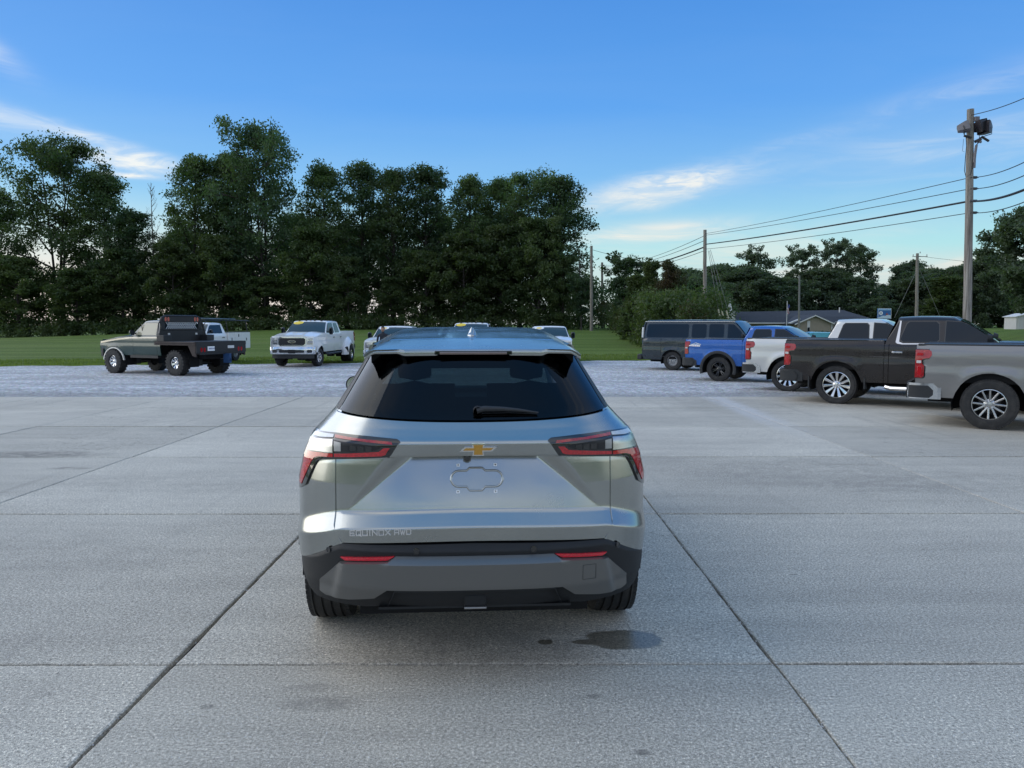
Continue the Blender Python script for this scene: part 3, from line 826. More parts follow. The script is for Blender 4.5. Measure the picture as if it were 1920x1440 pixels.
    mb.build('antenna_fin', M['suv'], root)
    # bumper
    BH = [.30, .37, .44, .488, .60, .640, .660, .668, .690, .70]; 
    def Bp(x, z, off=0):
        a = abs(x); q = min(a / .908, .9995); c = .66 * (1 - (1 - q ** 3) ** (1 / 3))
        zz = z + .135 * max(0, (a - .64) / .25) ** 1.1 * ip(z, [.40, .60], [0, 1])
        y = ip(zz, [.28, .36, .42, .50, .655, .664, .690, .70], [.10, .055, .022, .004, -.006, -.002, .020, .05]) + c
        e = 3e-3; q2 = min((a + e) / .908, .9995); d = (.66 * (1 - (1 - q2 ** 3) ** (1 / 3)) - c) / e
        n = Vector((math.copysign(d, x), -1, 0)).normalized()
        return (x + n.x * off, y + n.y * off, z)
    def btop(a): return ip(a, [0, .628, .668, .78, .885, .95], [.690, .679, .668, .605, .543, .522])
    def bbot(a): return ip(a, [0, .09, .40, .48, .53, .68, .79, .82, .85, .88, .908], [.372, .378, .382, .372, .366, .368, .378, .405, .45, .50, .53])
    mb = MB()
    def bp(u, v):
        a = abs(u); fr = math.sin(min(1, a) * math.pi / 2) ** (2 / 3) if a > .0 else 0
        x = math.copysign(.908 * (a * .55 + fr * .45 if a < 1 else 1), u)
        aa = abs(x); z = bbot(aa) + (btop(aa) - bbot(aa)) * v
        return Bp(x, z)
    vs = lin(0, .8, 22) + lin(.82, 1, 16)
    mb.grid(bp, lin(-1, 1, 141), vs, skirt=(0, .06, 0)); mb.build('bumper', M['cladding'], root)
    for sg in (-1, 1):   # bumper side leading to the wheel arch and arch cladding
        mb = MB(); mb.grid(lambda y, z: (sg * (.905 + .03 * sst(y, .62, .80)), y, max(z, .36 + math.sqrt(max(0, .37 ** 2 - (y - .99) ** 2))) if abs(y - .99) < .37 else z), lin(.63, .66, 3), lin(.51, .54, 3)); 
        mb.grid(lambda k, w: (sg * (.955 - .012 * abs(w - .5) * 2), .99 + math.cos(k) * (.37 + .055 * w), .36 + math.sin(k) * (.37 + .055 * w)), lin(-.3, math.pi - .42, 40), [0, .25, .5, .75, 1], skirt=(-.06 * sg, 0, 0))
        mb.build('arch_cladding', M['cladding'], root)
    # silver skid panel, its facets modelled
    def Sk(x, z, off=0):
        a = abs(x); P = Bp(x, z)
        top = ip(a, [0, .62, .655, .757], [.636, .636, .597, .485])
        y = ip(z, [.40, .440, .488, .612, .638], [-.012, -.026, -.046, -.056, -.008])
        q = min(a / .908, .9995); c = .66 * (1 - (1 - q ** 3) ** (1 / 3))
        side = .040 * ip(z, [.42, .47], [.45, 1]) * sst(a, .615 + .35 * max(0, .60 - z) * .72, .655 + .35 * max(0, .60 - z) * .72)
        return (x, y + c + side - off, z)
    sk = [(-.372, .637), (.372, .637), (.408, .615), (.600, .603), (.642, .594), (.756, .482), (.757, .428), (.722, .413), (.60, .418), (.475, .436), (.412, .484),
          (-.412, .484), (-.475, .436), (-.60, .418), (-.722, .413), (-.757, .428), (-.756, .482), (-.642, .594), (-.600, .603), (-.408, .615)]
    mb = MB(); mb.poly(sk, Sk, res=.0125, skirt=.05); mb.build('skid_panel', M['skid'], root)
    mb = MB(); mb.grid(lambda x, v: (x, Sk(min(.42, max(-.42, x)), .484)[1] + [0.012, .012, .075, .10][v], [.484, .472, .466, .380][v] if abs(x) < .41 else .40), lin(-.41, .41, 25), range(4)); mb.build('lower_grille', M['cladding'], root)
    mb = MB(); mb.box((0, .045, .412), (.11, .06, .066)); mb.build('tow_cover', M['cladding'], root, bevel=.012)
    mb = MB(); mb.box((0, .016, .3815), (.105, .03, .009)); mb.build('hitch_trim', M['steel'], root, bevel=.002)
    mb = MB(); mb.box((.0, .20, .372), (.92, .3, .012)); mb.build('valance_shelf', M['cladding'], root)
    mb = MB(); q = [(.51, .583), (.575, .583), (.575, .512), (.51, .512)]
    for i in range(4):
        a, c = q[i], q[(i + 1) % 4]; mb.tube([Sk(a[0], a[1], .001), Sk((a[0] + c[0]) / 2, (a[1] + c[1]) / 2, .001), Sk(c[0], c[1], .001)], .0009, 5)
    mb.build('tow_eye_cover', M['black'], root)
    for sg in (-1, 1):
        f = lambda x, z, off=0: Sk(sg * x, max(z, .600), off + .002) if z < .61 else Bp(sg * x, z, off + .012)
        rr = [(.378, .637), (.640, .619), (.616, .606), (.412, .618)]
        mb = MB(); mb.poly(rr, lambda x, z, off=0: (sg * x, Bp(x, .63)[1] - .014 - off * 1, z), res=.02, skirt=.03); mb.build('rear_reflector', M['reflector'], root)
        for x, z in ((.275, .662), (.700, .640)):
            mb = MB(); P = Bp(sg * x, z, .002); mb.lathe([(.0155, 0), (.0155, -.004), (.0125, -.0045), (.012, -.002), (.001, -.002)], 20, c=(0, 0, 0))
            o = mb.build('parking_sensor', M['gloss'], root); o.location = P; o.rotation_euler = (0, 0, sg * (.15 if x < .5 else .75))
    # number-plate pocket and its holes, camera, emblem, lettering
    z0, pw = .981, .112
    oc = []
    for k in range(9): a = R(90 + 180 * k / 8); oc.append((-.082 + .037 * math.cos(a), z0 + .037 * math.sin(a)))
    oc += [(-.045, z0 - .037), (-.030, z0 - .054), (.030, z0 - .054), (.045, z0 - .037)]
    for k in range(9): a = R(-90 + 180 * k / 8); oc.append((.092 + .037 * math.cos(a), z0 + .037 * math.sin(a)))
    oc += [(.045, z0 + .037), (.030, z0 + .050), (-.030, z0 + .050), (-.045, z0 + .037)]
    oc = [(x + .006, z) for x, z in oc]
    mb = MB(); ring = oc + [oc[0]]
    n_ = len(oc)
    def pocket(i, w):
        i = i % n_; x, z = oc[i]; px_, pz_ = oc[i - 1]; nx_, nz_ = oc[(i + 1) % n_]
        tx, tz = nx_ - px_, nz_ - pz_; L = math.hypot(tx, tz); nx, nz = -tz / L, tx / L
        o, d = w; return S(x + nx * o, z + nz * o, d)
    mb.grid(pocket, range(n_ + 1), [(-.005, .0008), (-.0025, .0032), (0, .0040), (.0025, .0032), (.005, .0008)])
    mb.build('plate_pocket', M['suv'], root)
    for x, z in ((-.079, 1.044), (.100, 1.044), (-.080, .922), (.100, .922)):
        mb = MB(); mb.poly([(x - .008, z - .0065), (x + .008, z - .0065), (x + .008, z + .0065), (x - .008, z + .0065)], S, res=.01, off=.0025, skirt=.004); c = mb.build('plate_nut', M['white_decal'], root)
        mb = MB(); mb.poly([(x - .0028, z - .0022), (x + .0028, z - .0022), (x + .0028, z + .0032), (x - .0028, z + .0032)], S, res=.01, off=.0032); mb.build('hole', M['void'], c)
    P = S(-.036, 1.083, 0); mb = MB(); mb.lathe([(.001, -.016), (.010, -.016), (.019, -.010), (.020, .008)], 16, 'z', c=(P[0], P[1] - .018, 1.078)); mb.build('reversing_camera', M['gloss'], root)
    ex, ez, ew, eh = .017, 1.1275, .089, .031
    bow = [(-1, -.30), (-.74, .42), (-.30, .42), (-.36, 1.0), (.36, 1.0), (.30, .42), (1, .42), (.74, -.30), (.27, -.30), (.31, -.98), (-.31, -.98), (-.27, -.30)]
    Es = lambda x, z, off=0: (x, Sl(x, z)[1] - off, z)
    mb = MB(); mb.poly([(ex + x * ew, ez + z * eh) for x, z in bow], Es, res=.008, off=.009, skirt=.01); eb = mb.build('emblem', M['chrome'], root)
    bow2 = [(-.80, -.12), (-.66, .22), (-.22, .22), (-.27, .78), (.27, .78), (.22, .22), (.80, .22), (.66, -.12), (.21, -.12), (.24, -.80), (-.24, -.80), (-.21, -.12)]
    mb = MB(); mb.poly([(ex + x * ew, ez + z * eh) for x, z in bow2], Es, res=.008, off=.0125, skirt=.006); mb.build('emblem_inlay', M['gold'], eb)
    G = {'E': [(0, 1, 1, 1), (0, .5, .9, .5), (0, 0, 1, 0), (0, 0, 0, 1)], 'Q': [(0, 1, 1, 1), (0, 0, 0, 1), (0, 0, 1, 0), (1, 0, 1, 1), (.55, .3, 1.08, -.15)],
         'U': [(0, 0, 0, 1), (0, 0, 1, 0), (1, 0, 1, 1)], 'I': [(.5, 0, .5, 1)], 'N': [(0, 0, 0, 1), (0, 1, 1, 0), (1, 0, 1, 1)], 'O': [(0, 1, 1, 1), (0, 0, 0, 1), (0, 0, 1, 0), (1, 0, 1, 1)],
         'X': [(0, 0, 1, 1), (0, 1, 1, 0)], 'A': [(0, 1, 1, 1), (0, 0, 0, 1), (1, 0, 1, 1), (0, .42, 1, .42)], 'W': [(0, 1, .28, 0), (.28, 0, .5, .8), (.5, .8, .72, 0), (.72, 0, 1, 1)],
         'D': [(0, 1, .8, 1), (0, 0, 0, 1), (0, 0, .8, 0), (1, .2, 1, .8), (.8, 1, 1, .8), (.8, 0, 1, .2)]}
    mb = MB(); x = -.590; chh = .0235
    for word, cw, gap in (('EQUINOX', .0218, .0090), ('AWD', .0195, .0072)):
        for ch in word:
            w = cw * (.35 if ch == 'I' else 1.15 if ch == 'W' else 1)
            for (a, b_, c, d) in G[ch]:
                x0, zz0, x1, zz1 = x + a * w, .0 + b_ * chh, x + c * w, .0 + d * chh
                zc = lambda xx: .7245 - .028 * ((xx / .67) ** 2 - .75)
                dx, dz = x1 - x0, zz1 - zz0; L = math.hypot(dx, dz); hx, hz = -dz / L * .0024, dx / L * .0024; ex_, ez_ = dx / L * .0022, dz / L * .0022
                q = [(x0 - ex_ + hx, zz0 - ez_ + hz), (x1 + ex_ + hx, zz1 + ez_ + hz), (x1 + ex_ - hx, zz1 + ez_ - hz), (x0 - ex_ - hx, zz0 - ez_ - hz)]
                F = lambda p, o: (p[0], Sl(p[0], .735)[1] - o, p[1] + zc(p[0]))
                mb.prism(q, lambda p: F(p, -.006), lambda p: F(p, .0045))
            x += w + gap
        x += .012
    mb.build('model_lettering', M['chrome'], root)
    # tail lamps
    for sg in (-1, 1):
        f = lambda x, z, off=0: (lambda q: (sg * q[0], q[1], q[2]))(Sl(x, z, off))
        hou = [(.366, 1.172), (.352, 1.165), (.402, 1.093), (.43, 1.090), (.676, 1.070), (.742, 1.064), (.770, 1.052), (.790, 1.02), (.836, .922), (.884, .888),
               (.886, .95), (.862, 1.05), (.838, 1.11), (.816, 1.160), (.797, 1.186), (.77, 1.183), (.66, 1.186), (.50, 1.180)]
        mb = MB(); mb.poly(hou, f, res=.014, off=.009, skirt=.03); L = mb.build('tail_lamp', M['gloss'], root)
        def piece(name, poly, mat, off=.012, sk=.006, res=.012):
            m = MB(); m.poly(poly, f, res=res, off=off, skirt=sk); m.build(name, mat, L)
        piece('upper_red_strip', [(.392, 1.160), (.386, 1.150), (.50, 1.156), (.672, 1.166), (.672, 1.177), (.52, 1.166)], M['red'])
        piece('upper_clear_strip', [(.680, 1.166), (.680, 1.178), (.76, 1.177), (.795, 1.176), (.808, 1.160), (.76, 1.160)], M['pale_lens'])
        piece('lower_red_strip', [(.420, 1.105), (.412, 1.120), (.398, 1.136), (.428, 1.136), (.452, 1.118), (.672, 1.098), (.672, 1.082), (.44, 1.098)], M['redbright'])
        piece('red_leg', [(.680, 1.080), (.680, 1.097), (.76, 1.094), (.832, 1.088), (.846, 1.07), (.878, .925), (.862, .918), (.802, 1.040), (.783, 1.066), (.755, 1.077)], M['redbright'])
        piece('inner_clear_cells', [(.442, 1.137), (.468, 1.124), (.56, 1.112), (.672, 1.106), (.672, 1.156), (.56, 1.149), (.47, 1.144)], M['darkalloy'], off=.0105)
        for k in range(4):
            x = .485 + k * .038; piece('lamp_cell', [(x, 1.118 + .0), (x + .030, 1.115), (x + .030, 1.142), (x, 1.139)], M['gloss'] if k < 3 else M['darkalloy'], off=.0118, sk=.004)
        piece('reversing_cell', [(.637, 1.112), (.672, 1.110), (.672, 1.152), (.637, 1.149)], M['steel'], off=.0122)
        piece('outer_clear_lens', [(.680, 1.102), (.77, 1.100), (.834, 1.095), (.818, 1.150), (.77, 1.152), (.680, 1.158)], M['alloy'], off=.0125)
    # wiper on the glass
    P = lambda x, z, o: (x, ip(z, HS, PS) + corner(x, z) - o, z)
    mb = MB(); mb.tube([P(.012, 1.300, .03), P(.05, 1.309, .035), (P(.14, 1.307, .035)), P(.22, 1.300, .03), P(.315, 1.287, .022)], .01, 10, rs=[.017, .015, .012, .009, .004])
    wp = mb.build('wiper', M['black'], root)
    mb = MB(); mb.tube([P(.02, 1.288, .012), P(.17, 1.291, .014), P(.31, 1.283, .012)], .006, 6); mb.build('wiper_blade', M['gloss'], wp)
    mb = MB(); mb.lathe([(.022, -.03), (.024, .0), (.024, .02)], 16, 'y', c=(.018, P(.018, 1.298, .01)[1], 1.297)); mb.build('wiper_pivot', M['black'], wp)
    # sides, doors, nose, glass
    def Ws(z): return W(z)
    def zlo(y, a, r): return max(.34, .36 + math.sqrt(max(0, r * r - (y - a) ** 2)) if abs(y - a) < r else .34)
    for sg in (-1, 1):
        for nm, y0, y1 in (('rear_door', 1.76, 2.62), ('front_door', 2.63, 3.52), ('fender', 3.53, 4.50)):
            mb = MB()
            mb.grid(lambda y, v: (lambda z: (sg * (Ws(z) - .10 * sst(y, 3.9, 4.6)), y, z))((zl := zlo(y, .99 if nm == 'rear_door' else 3.72, .40)) + ((1.06 if nm == 'fender' else 1.10) - .12 * sst(y, 3.6, 4.6) - zl) * v), lin(y0, y1, 30), lin(0, 1, 14), skirt=(-.02 * sg, 0, 0))
            mb.build(nm, M['suv'], root)
        mb = MB(); zr = lambda y: ip(y, [1.0, 1.8, 2.6, 3.3, 3.75], [1.53, 1.56, 1.55, 1.40, 1.14])
        mb.grid(lambda y, v: (lambda z: (sg * (Ws(z) - .004), y, z))(1.105 + (zr(y) - 1.105) * v), lin(1.05, 3.72, 30), lin(0, 1, 8)); mb.build('side_window', M['glass'], root)
        mb = MB(); mb.tube([(sg * (Ws(1.58) - .0), 1.0, 1.575), (sg * (Ws(1.62)), 1.8, 1.605), (sg * Ws(1.6), 2.7, 1.595), (sg * (Ws(1.45)), 3.25, 1.48), (sg * .80, 3.85, 1.12)], .03, 8); mb.build('roof_rail', M['suv'], root)
        mb = MB(); mb.box((sg * .93, 2.2, .36), (.05, 1.9, .14)); mb.build('sill', M['cladding'], root, bevel=.01)
        # mirror
        mb = MB(); sec = lin(0, 2 * math.pi, 17)
        mb.grid(lambda t, a: (sg * (1.03 + .075 * math.cos(a) * (1 - .5 * t * t)), 3.33 + .10 * t, 1.185 + .075 * math.sin(a) * (1 - .5 * t * t)), [0, .4, .8, 1.0], sec); mb.box((sg * .93, 3.36, 1.14), (.12, .05, .03))
        mi = mb.build('wing_mirror', M['black'], root)
        mb = MB(); mb.grid(lambda t, a: (sg * (1.03 + .066 * t * math.cos(a)), 3.335, 1.185 + .066 * t * math.sin(a)), [0, 1], sec); mb.build('mirror_glass', M['chrome'], mi)
    mb = MB(); mb.grid(lambda x, y: (x, y, 1.075 + .05 * (1 - (x / .9) ** 2) - .22 * sst(y, 3.9, 4.62)), lin(-.86, .86, 15), lin(3.65, 4.6, 14)); mb.build('bonnet', M['suv'], root)
    mb = MB(); mb.grid(lambda x, z: (x, 4.62 - .22 * (x / .86) ** 4, z), lin(-.86, .86, 15), lin(.32, .90, 6)); mb.build('nose', M['suv'], root)
    mb = MB(); mb.grid(lambda u, v: (u * ip(v, [0, 1], [.78, .56]), 3.85 - .62 * v + .05 * (1 - u * u) , 1.12 + .485 * v), lin(-1, 1, 13), lin(0, 1, 8)); mb.build('windscreen', M['clear'], root)
    mb = MB(); mb.box((0, 2.25, .42), (1.6, 3.4, .04)); mb.box((0, 2.2, .34), (1.15, 3.9, .14)); mb.box((0, 1.75, .33), (.16, 2.6, .1)); mb.build('underbody', M['void'], root)
    mb = MB(); mb.box((0, .99, .34), (1.3, .12, .12)); mb.box((.3, .5, .36), (.3, .3, .16)); mb.build('rear_axle', M['void'], root)
    # inside
    mb = MB(); mb.box((0, .62, .98), (1.30, .62, .02)); mb.box((0, 3.45, 1.02), (1.4, .5, .12)); mb.grid(lambda x, y: (x, y, roof(x / .62, y)[2] - .035), lin(-.55, .55, 9), lin(.5, 3.15, 9))
    for sg in (-1, 1): mb.grid(lambda y, z: (sg * (W(z) - .05), y, z), lin(.75, 3.1, 14), lin(.98, 1.60, 5)); mb.box((sg * .75, 2.1, .75), (.02, 3.0, .62))  # side sheets run across the windows, added to keep bright streaks out
    mb.build('lining_and_light_block', M['interior'], root)
    def seat(x, y, w, hb, head):
        m = MB(); m.grid(lambda a, v: (x + w / 2 * math.copysign(abs(math.cos(a)) ** .4, math.cos(a)), y + .06 * math.copysign(abs(math.sin(a)) ** .6, math.sin(a)) - .10 * v, .60 + (hb - .60) * v), lin(0, 2 * math.pi, 25), [0, .5, .93, 1])
        for hx in head: m.grid(lambda a, v: (x + hx + .125 * math.cos(a) * math.sqrt(max(0, 1 - (2 * v - 1) ** 6)) , y - .12 + .05 * math.sin(a), hb + .03 + .16 * v), lin(0, 2 * math.pi, 21), lin(0, 1, 9))
        m.build('seat', M['seat'], root)
    seat(0, 1.35, 1.25, 1.18, (-.36, .36)); seat(-.42, 2.35, .60, 1.27, (0,)); seat(.42, 2.35, .60, 1.27, (0,))
    # wheels
    k = wheel_meshes('suv', .368, .235, .22, 'suv')
    for y, st in ((.99, 0), (3.72, 0)):
        for sg in (-1, 1):
            w = add_wheel(root, k, sg * .815, y, .366, 1); w.rotation_euler = (0, 0, -sg * math.pi / 2 + 0)
            mb = MB(); mb.grid(lambda a, v: (sg * (.66 + .27 * v), y + .39 * math.cos(a), .36 + .39 * math.sin(a)), lin(0, math.pi, 16), [0, 1]); mb.build('wheel_well', M['void'], root)
    return root
build_suv()
# ------------------------------------------------------------------ trucks and van
def zone(z, zs, ws): return ip(z, zs, ws)
def truck(name, label, cat, origin, head, p, group=None):
    """local frame: +x forward, +y left, z up, origin under the middle of the rear axle"""
    root = thing(name, label, cat, origin, head, group)
    g = p.get; paintm = M[p['paint']]; hw = p['hw']; zb = g('zb', .52); zbelt = p['belt']; wb = p['wb']
    s0, s1 = -p['ro'], wb + p['fo']; Ra = g('Ra', .52); Rt = p['Rt']; cab0, cowl, roof0, roof1, zr = p['cab0'], p['cowl'], p['roof0'], p['roof1'], p['zroof']
    zbed = g('bed', zbelt + .05); zhood = g('hood', zbelt - .02); body_hi = max(zbed, zbelt)
    def w(z): return hw * ip(z, [zb - .1, zb + .12, zb + .35, .95 * zbelt, body_hi], [.94, .975, 1.0, .985, .955])
    def arch(s):
        z = zb
        for a in (0, wb):
            if abs(s - a) < Ra: z = max(z, Rt + math.sqrt(Ra * Ra - (s - a) ** 2) * g('arq', 1))
        return z
    def cols(a, b):
        c = lin(a, b, max(3, int((b - a) / .07)))
        for q in (0, wb):
            for e in (-Ra + .001, Ra - .001, -Ra - .004, Ra + .004):
                if a < q + e < b: c.append(q + e)
        return sorted(c)
    def side(nm, a, b, top, sg, mat=paintm, low=None, nr=13):
        mb = MB()
        def f(s, v):
            zl = low(s) if low else arch(s); zt = top(s) if callable(top) else top; z = zl + (zt - zl) * v
            tap = g('nose', .10) * sst(s, s1 - .55, s1) + .02 * (1 - sst(s, s0, s0 + .25))
            bulge = 0
            for q in (0, wb):
                d = math.hypot(s - q, z - Rt) - Ra
                if 0 <= d < .16: bulge += g('flare', .022) * (1 - d / .16) ** 1.3
            crease = -.010 * math.exp(-((z - (zb + .62 * (body_hi - zb))) / .05) ** 2)
            return (s, sg * (w(z) - tap + bulge + crease), z)
        mb.grid(f, cols(a, b), lin(0, 1, nr), skirt=(0, -sg * .03, 0)); return mb.build(nm, mat, root)
    # dark inner body so that the panel gaps read
    mb = MB()
    if g('bedtype') == 'box': mb.box(((s0 + .06 + cab0) / 2, 0, (.62 + zbed - .06) / 2 + .10), (cab0 - s0 - .12, 2 * hw - .20, zbed - .76))
    mb.box(((cab0 + s1 - .25) / 2, 0, (zb + zbelt) / 2 + .05), (s1 - .3 - cab0, 1.15, zbelt - zb - .55)); mb.box(((s0 + s1) / 2, 0, zb + .0), (s1 - s0 - .3, .9, .22)); mb.box((cab0 + .08 + (cowl - cab0) / 2, 0, (zb + zbelt) / 2), (cowl - cab0 - .1, 2 * hw - .22, zbelt - zb - .06)); 
    mb.build('chassis', M['void'], root)
    for q in (0, wb):
        for sg in (-1, 1):
            m = MB(); m.grid(lambda a, y: (q + math.cos(a) * (Ra + .03), sg * y, Rt + math.sin(a) * (Ra + .03)), lin(-.25, math.pi + .25, 20), [hw - .5, hw - .06])
            m.grid(lambda a, r: (q + math.cos(a) * r, sg * (hw - .5), Rt + math.sin(a) * r), lin(-.25, math.pi + .25, 20), [0, Ra + .03]); m.build('wheel_well', M['void'], root)
        m = MB(); m.tube([(q, -hw + .2, Rt), (q, hw - .2, Rt)], .06, 8); m.box((q, .1, Rt), (.3, .3, .28)); m.build('axle', M['black'], root)
    cr = g('crew', True); doors = g('doors')
    for sg in (-1, 1):
        if g('bedtype') == 'box': side('bed_side', s0, cab0 - .008, zbed, sg)
        for a, b in doors: side('door', a + .005, b - .005, zbelt, sg)
        d1 = doors[-1][1]
        side('fender', d1 + .005, s1 - .02, lambda s: zhood - .16 * sst(s, s1 - 1.3, s1), sg)
        if doors[0][0] - cab0 > .03: side('cab_corner', cab0, doors[0][0] - .005, zbelt, sg)
        if g('flarecol'):
            for q in (0, wb):
                m = MB(); m.grid(lambda a, r: (q + math.cos(a) * (Ra - .01 + r), sg * (hw + .035 - .15 * abs(r - .045)), Rt + math.sin(a) * (Ra - .01 + r)), lin(-.28, math.pi + .28, 30), [0, .03, .06, .09], skirt=(0, -sg * .05, 0)); m.build('wheel_arch_trim', M[p['flarecol']], root)
        if g('handles'):
            for a, b in doors:
                m = MB(); m.box((a + .16, sg * (w(zbelt - .18) + .025), zbelt - .17), (.20, .03, .032)); m.build('door_handle', M[p['handles']], root, bevel=.008)
        if g('step'):
            m = MB(); m.tube([(cab0 + .05, sg * (hw - .06), zb - .08), (cab0 + .15, sg * (hw + .02), zb - .10), (cowl, sg * (hw + .02), zb - .10), (cowl + .1, sg * (hw - .06), zb - .08)], .05, 8); m.build('side_step', M[p['step']], root)
    # greenhouse
    wb0 = w(zbelt) - .012; tum = g('tumble', .32)
    def wg(z): return wb0 - (z - zbelt) * tum
    def ztop(s):
        rear = ip(s, [cab0, roof0], [zbelt, zr - .04]) if s < roof0 else zr
        if s < roof0: t = (s - cab0) / (roof0 - cab0); return zbelt + (zr - .035 - zbelt) * t ** .8
        if s > roof1: t = (s - roof1) / (cowl - roof1); return zr - .02 - (zr - .02 - zbelt) * (t + .06 * math.sin(math.pi * t)*-1)
        t = (s - roof0) / (roof1 - roof0); return zr - .035 + .035 * math.sin(math.pi * min(1, t * .8 + .12)) ** .6 - .0
    def sec(s, v):
        zt = ztop(s); a = abs(v); sg = 1 if v >= 0 else -1
        r = min(.13, max(.02, (zt - zbelt) * .4))
        # a: 1 -> belt, 0 -> centre line
        if a > .55: k = (1 - a) / .45; z = zbelt + (zt - r - zbelt) * k; return (s, sg * wg(z), z)
        if a > .35:
            k = (.55 - a) / .20 * math.pi / 2; y1 = wg(zt - r); return (s, sg * (y1 - r * (1 - math.cos(k)) - .02 * math.sin(k)), zt - r + r * math.sin(k))
        y1 = wg(zt - r) - r - .02; return (s, sg * y1 * a / .35, zt + .022 * (1 - (a / .35) ** 2))
    ss_ = [cab0] + lin(cab0 + .02, roof0, 5) + lin(roof0 + .12, roof1, 12) + lin(roof1 + .08, cowl, 10)
    vs = lin(-1, -.55, 6) + lin(-.52, -.35, 5) + lin(-.3, .3, 9) + lin(.35, .52, 5) + lin(.55, 1, 6)
    mb = MB(); mb.grid(sec, ss_, vs)
    mb.grid(lambda y, z: (cab0 + .0 + (z - zbelt) / (zr - zbelt) * (roof0 - cab0) * .9, y * wg(z), z), lin(-1, 1, 7), lin(zbelt - .05, zr - .05, 5))
    mb.build('cab', paintm, root)
    ws = M[g('ws', 'windshield')]
    mb = MB()
    mb.grid(lambda y, t: (lambda s: (s + .010, y * (wg(ztop(s)) - .055), ztop(s) + .022 * (1 - y * y) + .006))(roof1 + .10 + (cowl - roof1 - .15) * t), lin(-1, 1, 11), lin(0, 1, 9)); wsd = mb.build('windshield', ws, root)
    mb = MB(); mb.grid(lambda y, z: (cab0 - .012 + (z - zbelt) / (zr - zbelt) * (roof0 - cab0) * .9, y * (wg(z) - .09), z), lin(-1, 1, 5), lin(zbelt + .04, zr - .10, 4)); mb.build('back_window', M['glass'], root)
    for sg in (-1, 1):
        for wi, poly in enumerate(p['windows']):
            f = lambda s, z, off=0: (s, sg * (wg(z) + off), z)
            mb = MB(); cxm = sum(q[0] for q in poly) / len(poly); czm = sum(q[1] for q in poly) / len(poly)
            big = [(cxm + (q[0] - cxm) * 1.0 + math.copysign(.018, q[0] - cxm), q[1] + math.copysign(.016, q[1] - czm)) for q in poly]
            mb.poly(big, f, res=3, off=.003); fr = mb.build('window_trim', M['gloss'] if not g('trimcol') else M[p['trimcol']], root)
            mb = MB(); mb.poly(poly, f, res=3, off=.006); mb.build('side_window', M[g('winmat', 'glass')], root)
        for poly in g('bright', []):
            f = lambda s, z, off=0: (s, sg * (wg(z) + off), z)
            mb = MB(); mb.poly(poly, f, res=.1, off=.012, skirt=.01); mb.build('window_brightwork', M['chrome'], root)
        # door mirrors
        mz = zbelt + .13; my = wb0 + (.16 if g('tow') else .13); ms = cowl - .22 + g('mirs', 0); hh = .17 if g('tow') else .10
        mb = MB(); mb.grid(lambda t, a: (ms + .08 * t, sg * (my + .10 * (1 - .3 * t) * math.copysign(abs(math.cos(a)) ** .6, math.cos(a))), mz + hh * (1 - .3 * t) * math.copysign(abs(math.sin(a)) ** .6, math.sin(a))), [0, .5, .9, 1.0], lin(0, 2 * math.pi, 17)); mb.box((ms + .03, sg * (my - .10), mz - .03), (.05, .14, .05))
        mi = mb.build('wing_mirror', M[g('mirror', 'black')], root)
        mb = MB(); mb.grid(lambda t, a: (ms - .002, sg * (my + .085 * t * math.copysign(abs(math.cos(a)) ** .6, math.cos(a))), mz + hh * .85 * t * math.copysign(abs(math.sin(a)) ** .6, math.sin(a))), [0.01, 1], lin(0, 2 * math.pi, 17)); mb.build('mirror_glass', M['glass'], mi)
    # bonnet
    mb = MB()
    def hood(y, s):
        a = abs(y); z = zhood + .055 * (1 - a ** 3) - .16 * sst(s, s1 - 1.3, s1) + .02 * sst(cowl + .3, cowl - .1, s) + .02 * math.exp(-((a - .5) / .12) ** 2)
        return (s, y * (w(zhood) - .02 - g('nose', .10) * sst(s, s1 - .55, s1)), z)
    mb.grid(hood, lin(-1, 1, 21), lin(cowl - .06, s1 - .06, 22), skirt=(0, 0, -.05)); mb.build('bonnet', paintm, root)
    # front end
    zf = zhood - .16
    mb = MB(); fy = w(.9) - g('nose', .10)
    mb.grid(lambda y, z: (s1 - .05 - .10 * abs(y) ** 4 - .04 * (z - .9), y * fy, z), lin(-1, 1, 15), lin(zb + .18, zf + .05, 8)); mb.build('front_panel', paintm, root)
    F = lambda y, z, off=0: (s1 - .05 - .10 * abs(y / fy) ** 4 - .04 * (z - .9) + off, y, z)
    def fpoly(nm, poly, mat, off=.01, sk=.03, par=root, res=.2):
        m = MB(); m.poly(poly, F, res=res, off=off, skirt=sk); return m.build(nm, M[mat], par)
    ft = g('front', 'plain')
    if ft == 'big':
        zc = (zb + .30 + zf) / 2; gh = (zf - .02 - (zb + .30)) / 2
        def rect(y0, y1, z0, z1, c=.04): return [(y0 + c, z0), (y1 - c, z0), (y1, z0 + c), (y1, z1 - c), (y1 - c, z1), (y0 + c, z1), (y0, z1 - c), (y0, z0 + c)]
        gr = fpoly('grille', rect(-.62, .62, zb + .29, zf + .02, .08), 'chrome', .02)
        fpoly('grille_opening', rect(-.57, .57, zb + .335, zf - .025, .06), 'black', .024, par=gr)
        for k in range(3):
            zz = zb + .40 + k * (zf - zb - .50) / 2.3; fpoly('grille_bar', rect(-.54, .54, zz, zz + .075, .012), 'bedblack' if ft else 'black', .045, par=gr)
        m = MB(); m.poly([(.17 * math.cos(a), zc + .065 * math.sin(a)) for a in lin(0, 2 * math.pi * 23 / 24, 24)], F, res=.05, off=.07, skirt=.02); em = m.build('oval_emblem', M['gloss'], root)
        m = MB(); m.grid(lambda a, q: F(.165 * math.cos(a) * q, zc + .06 * math.sin(a) * q, .074), lin(0, 2 * math.pi, 25), [.93, 1.04]); 
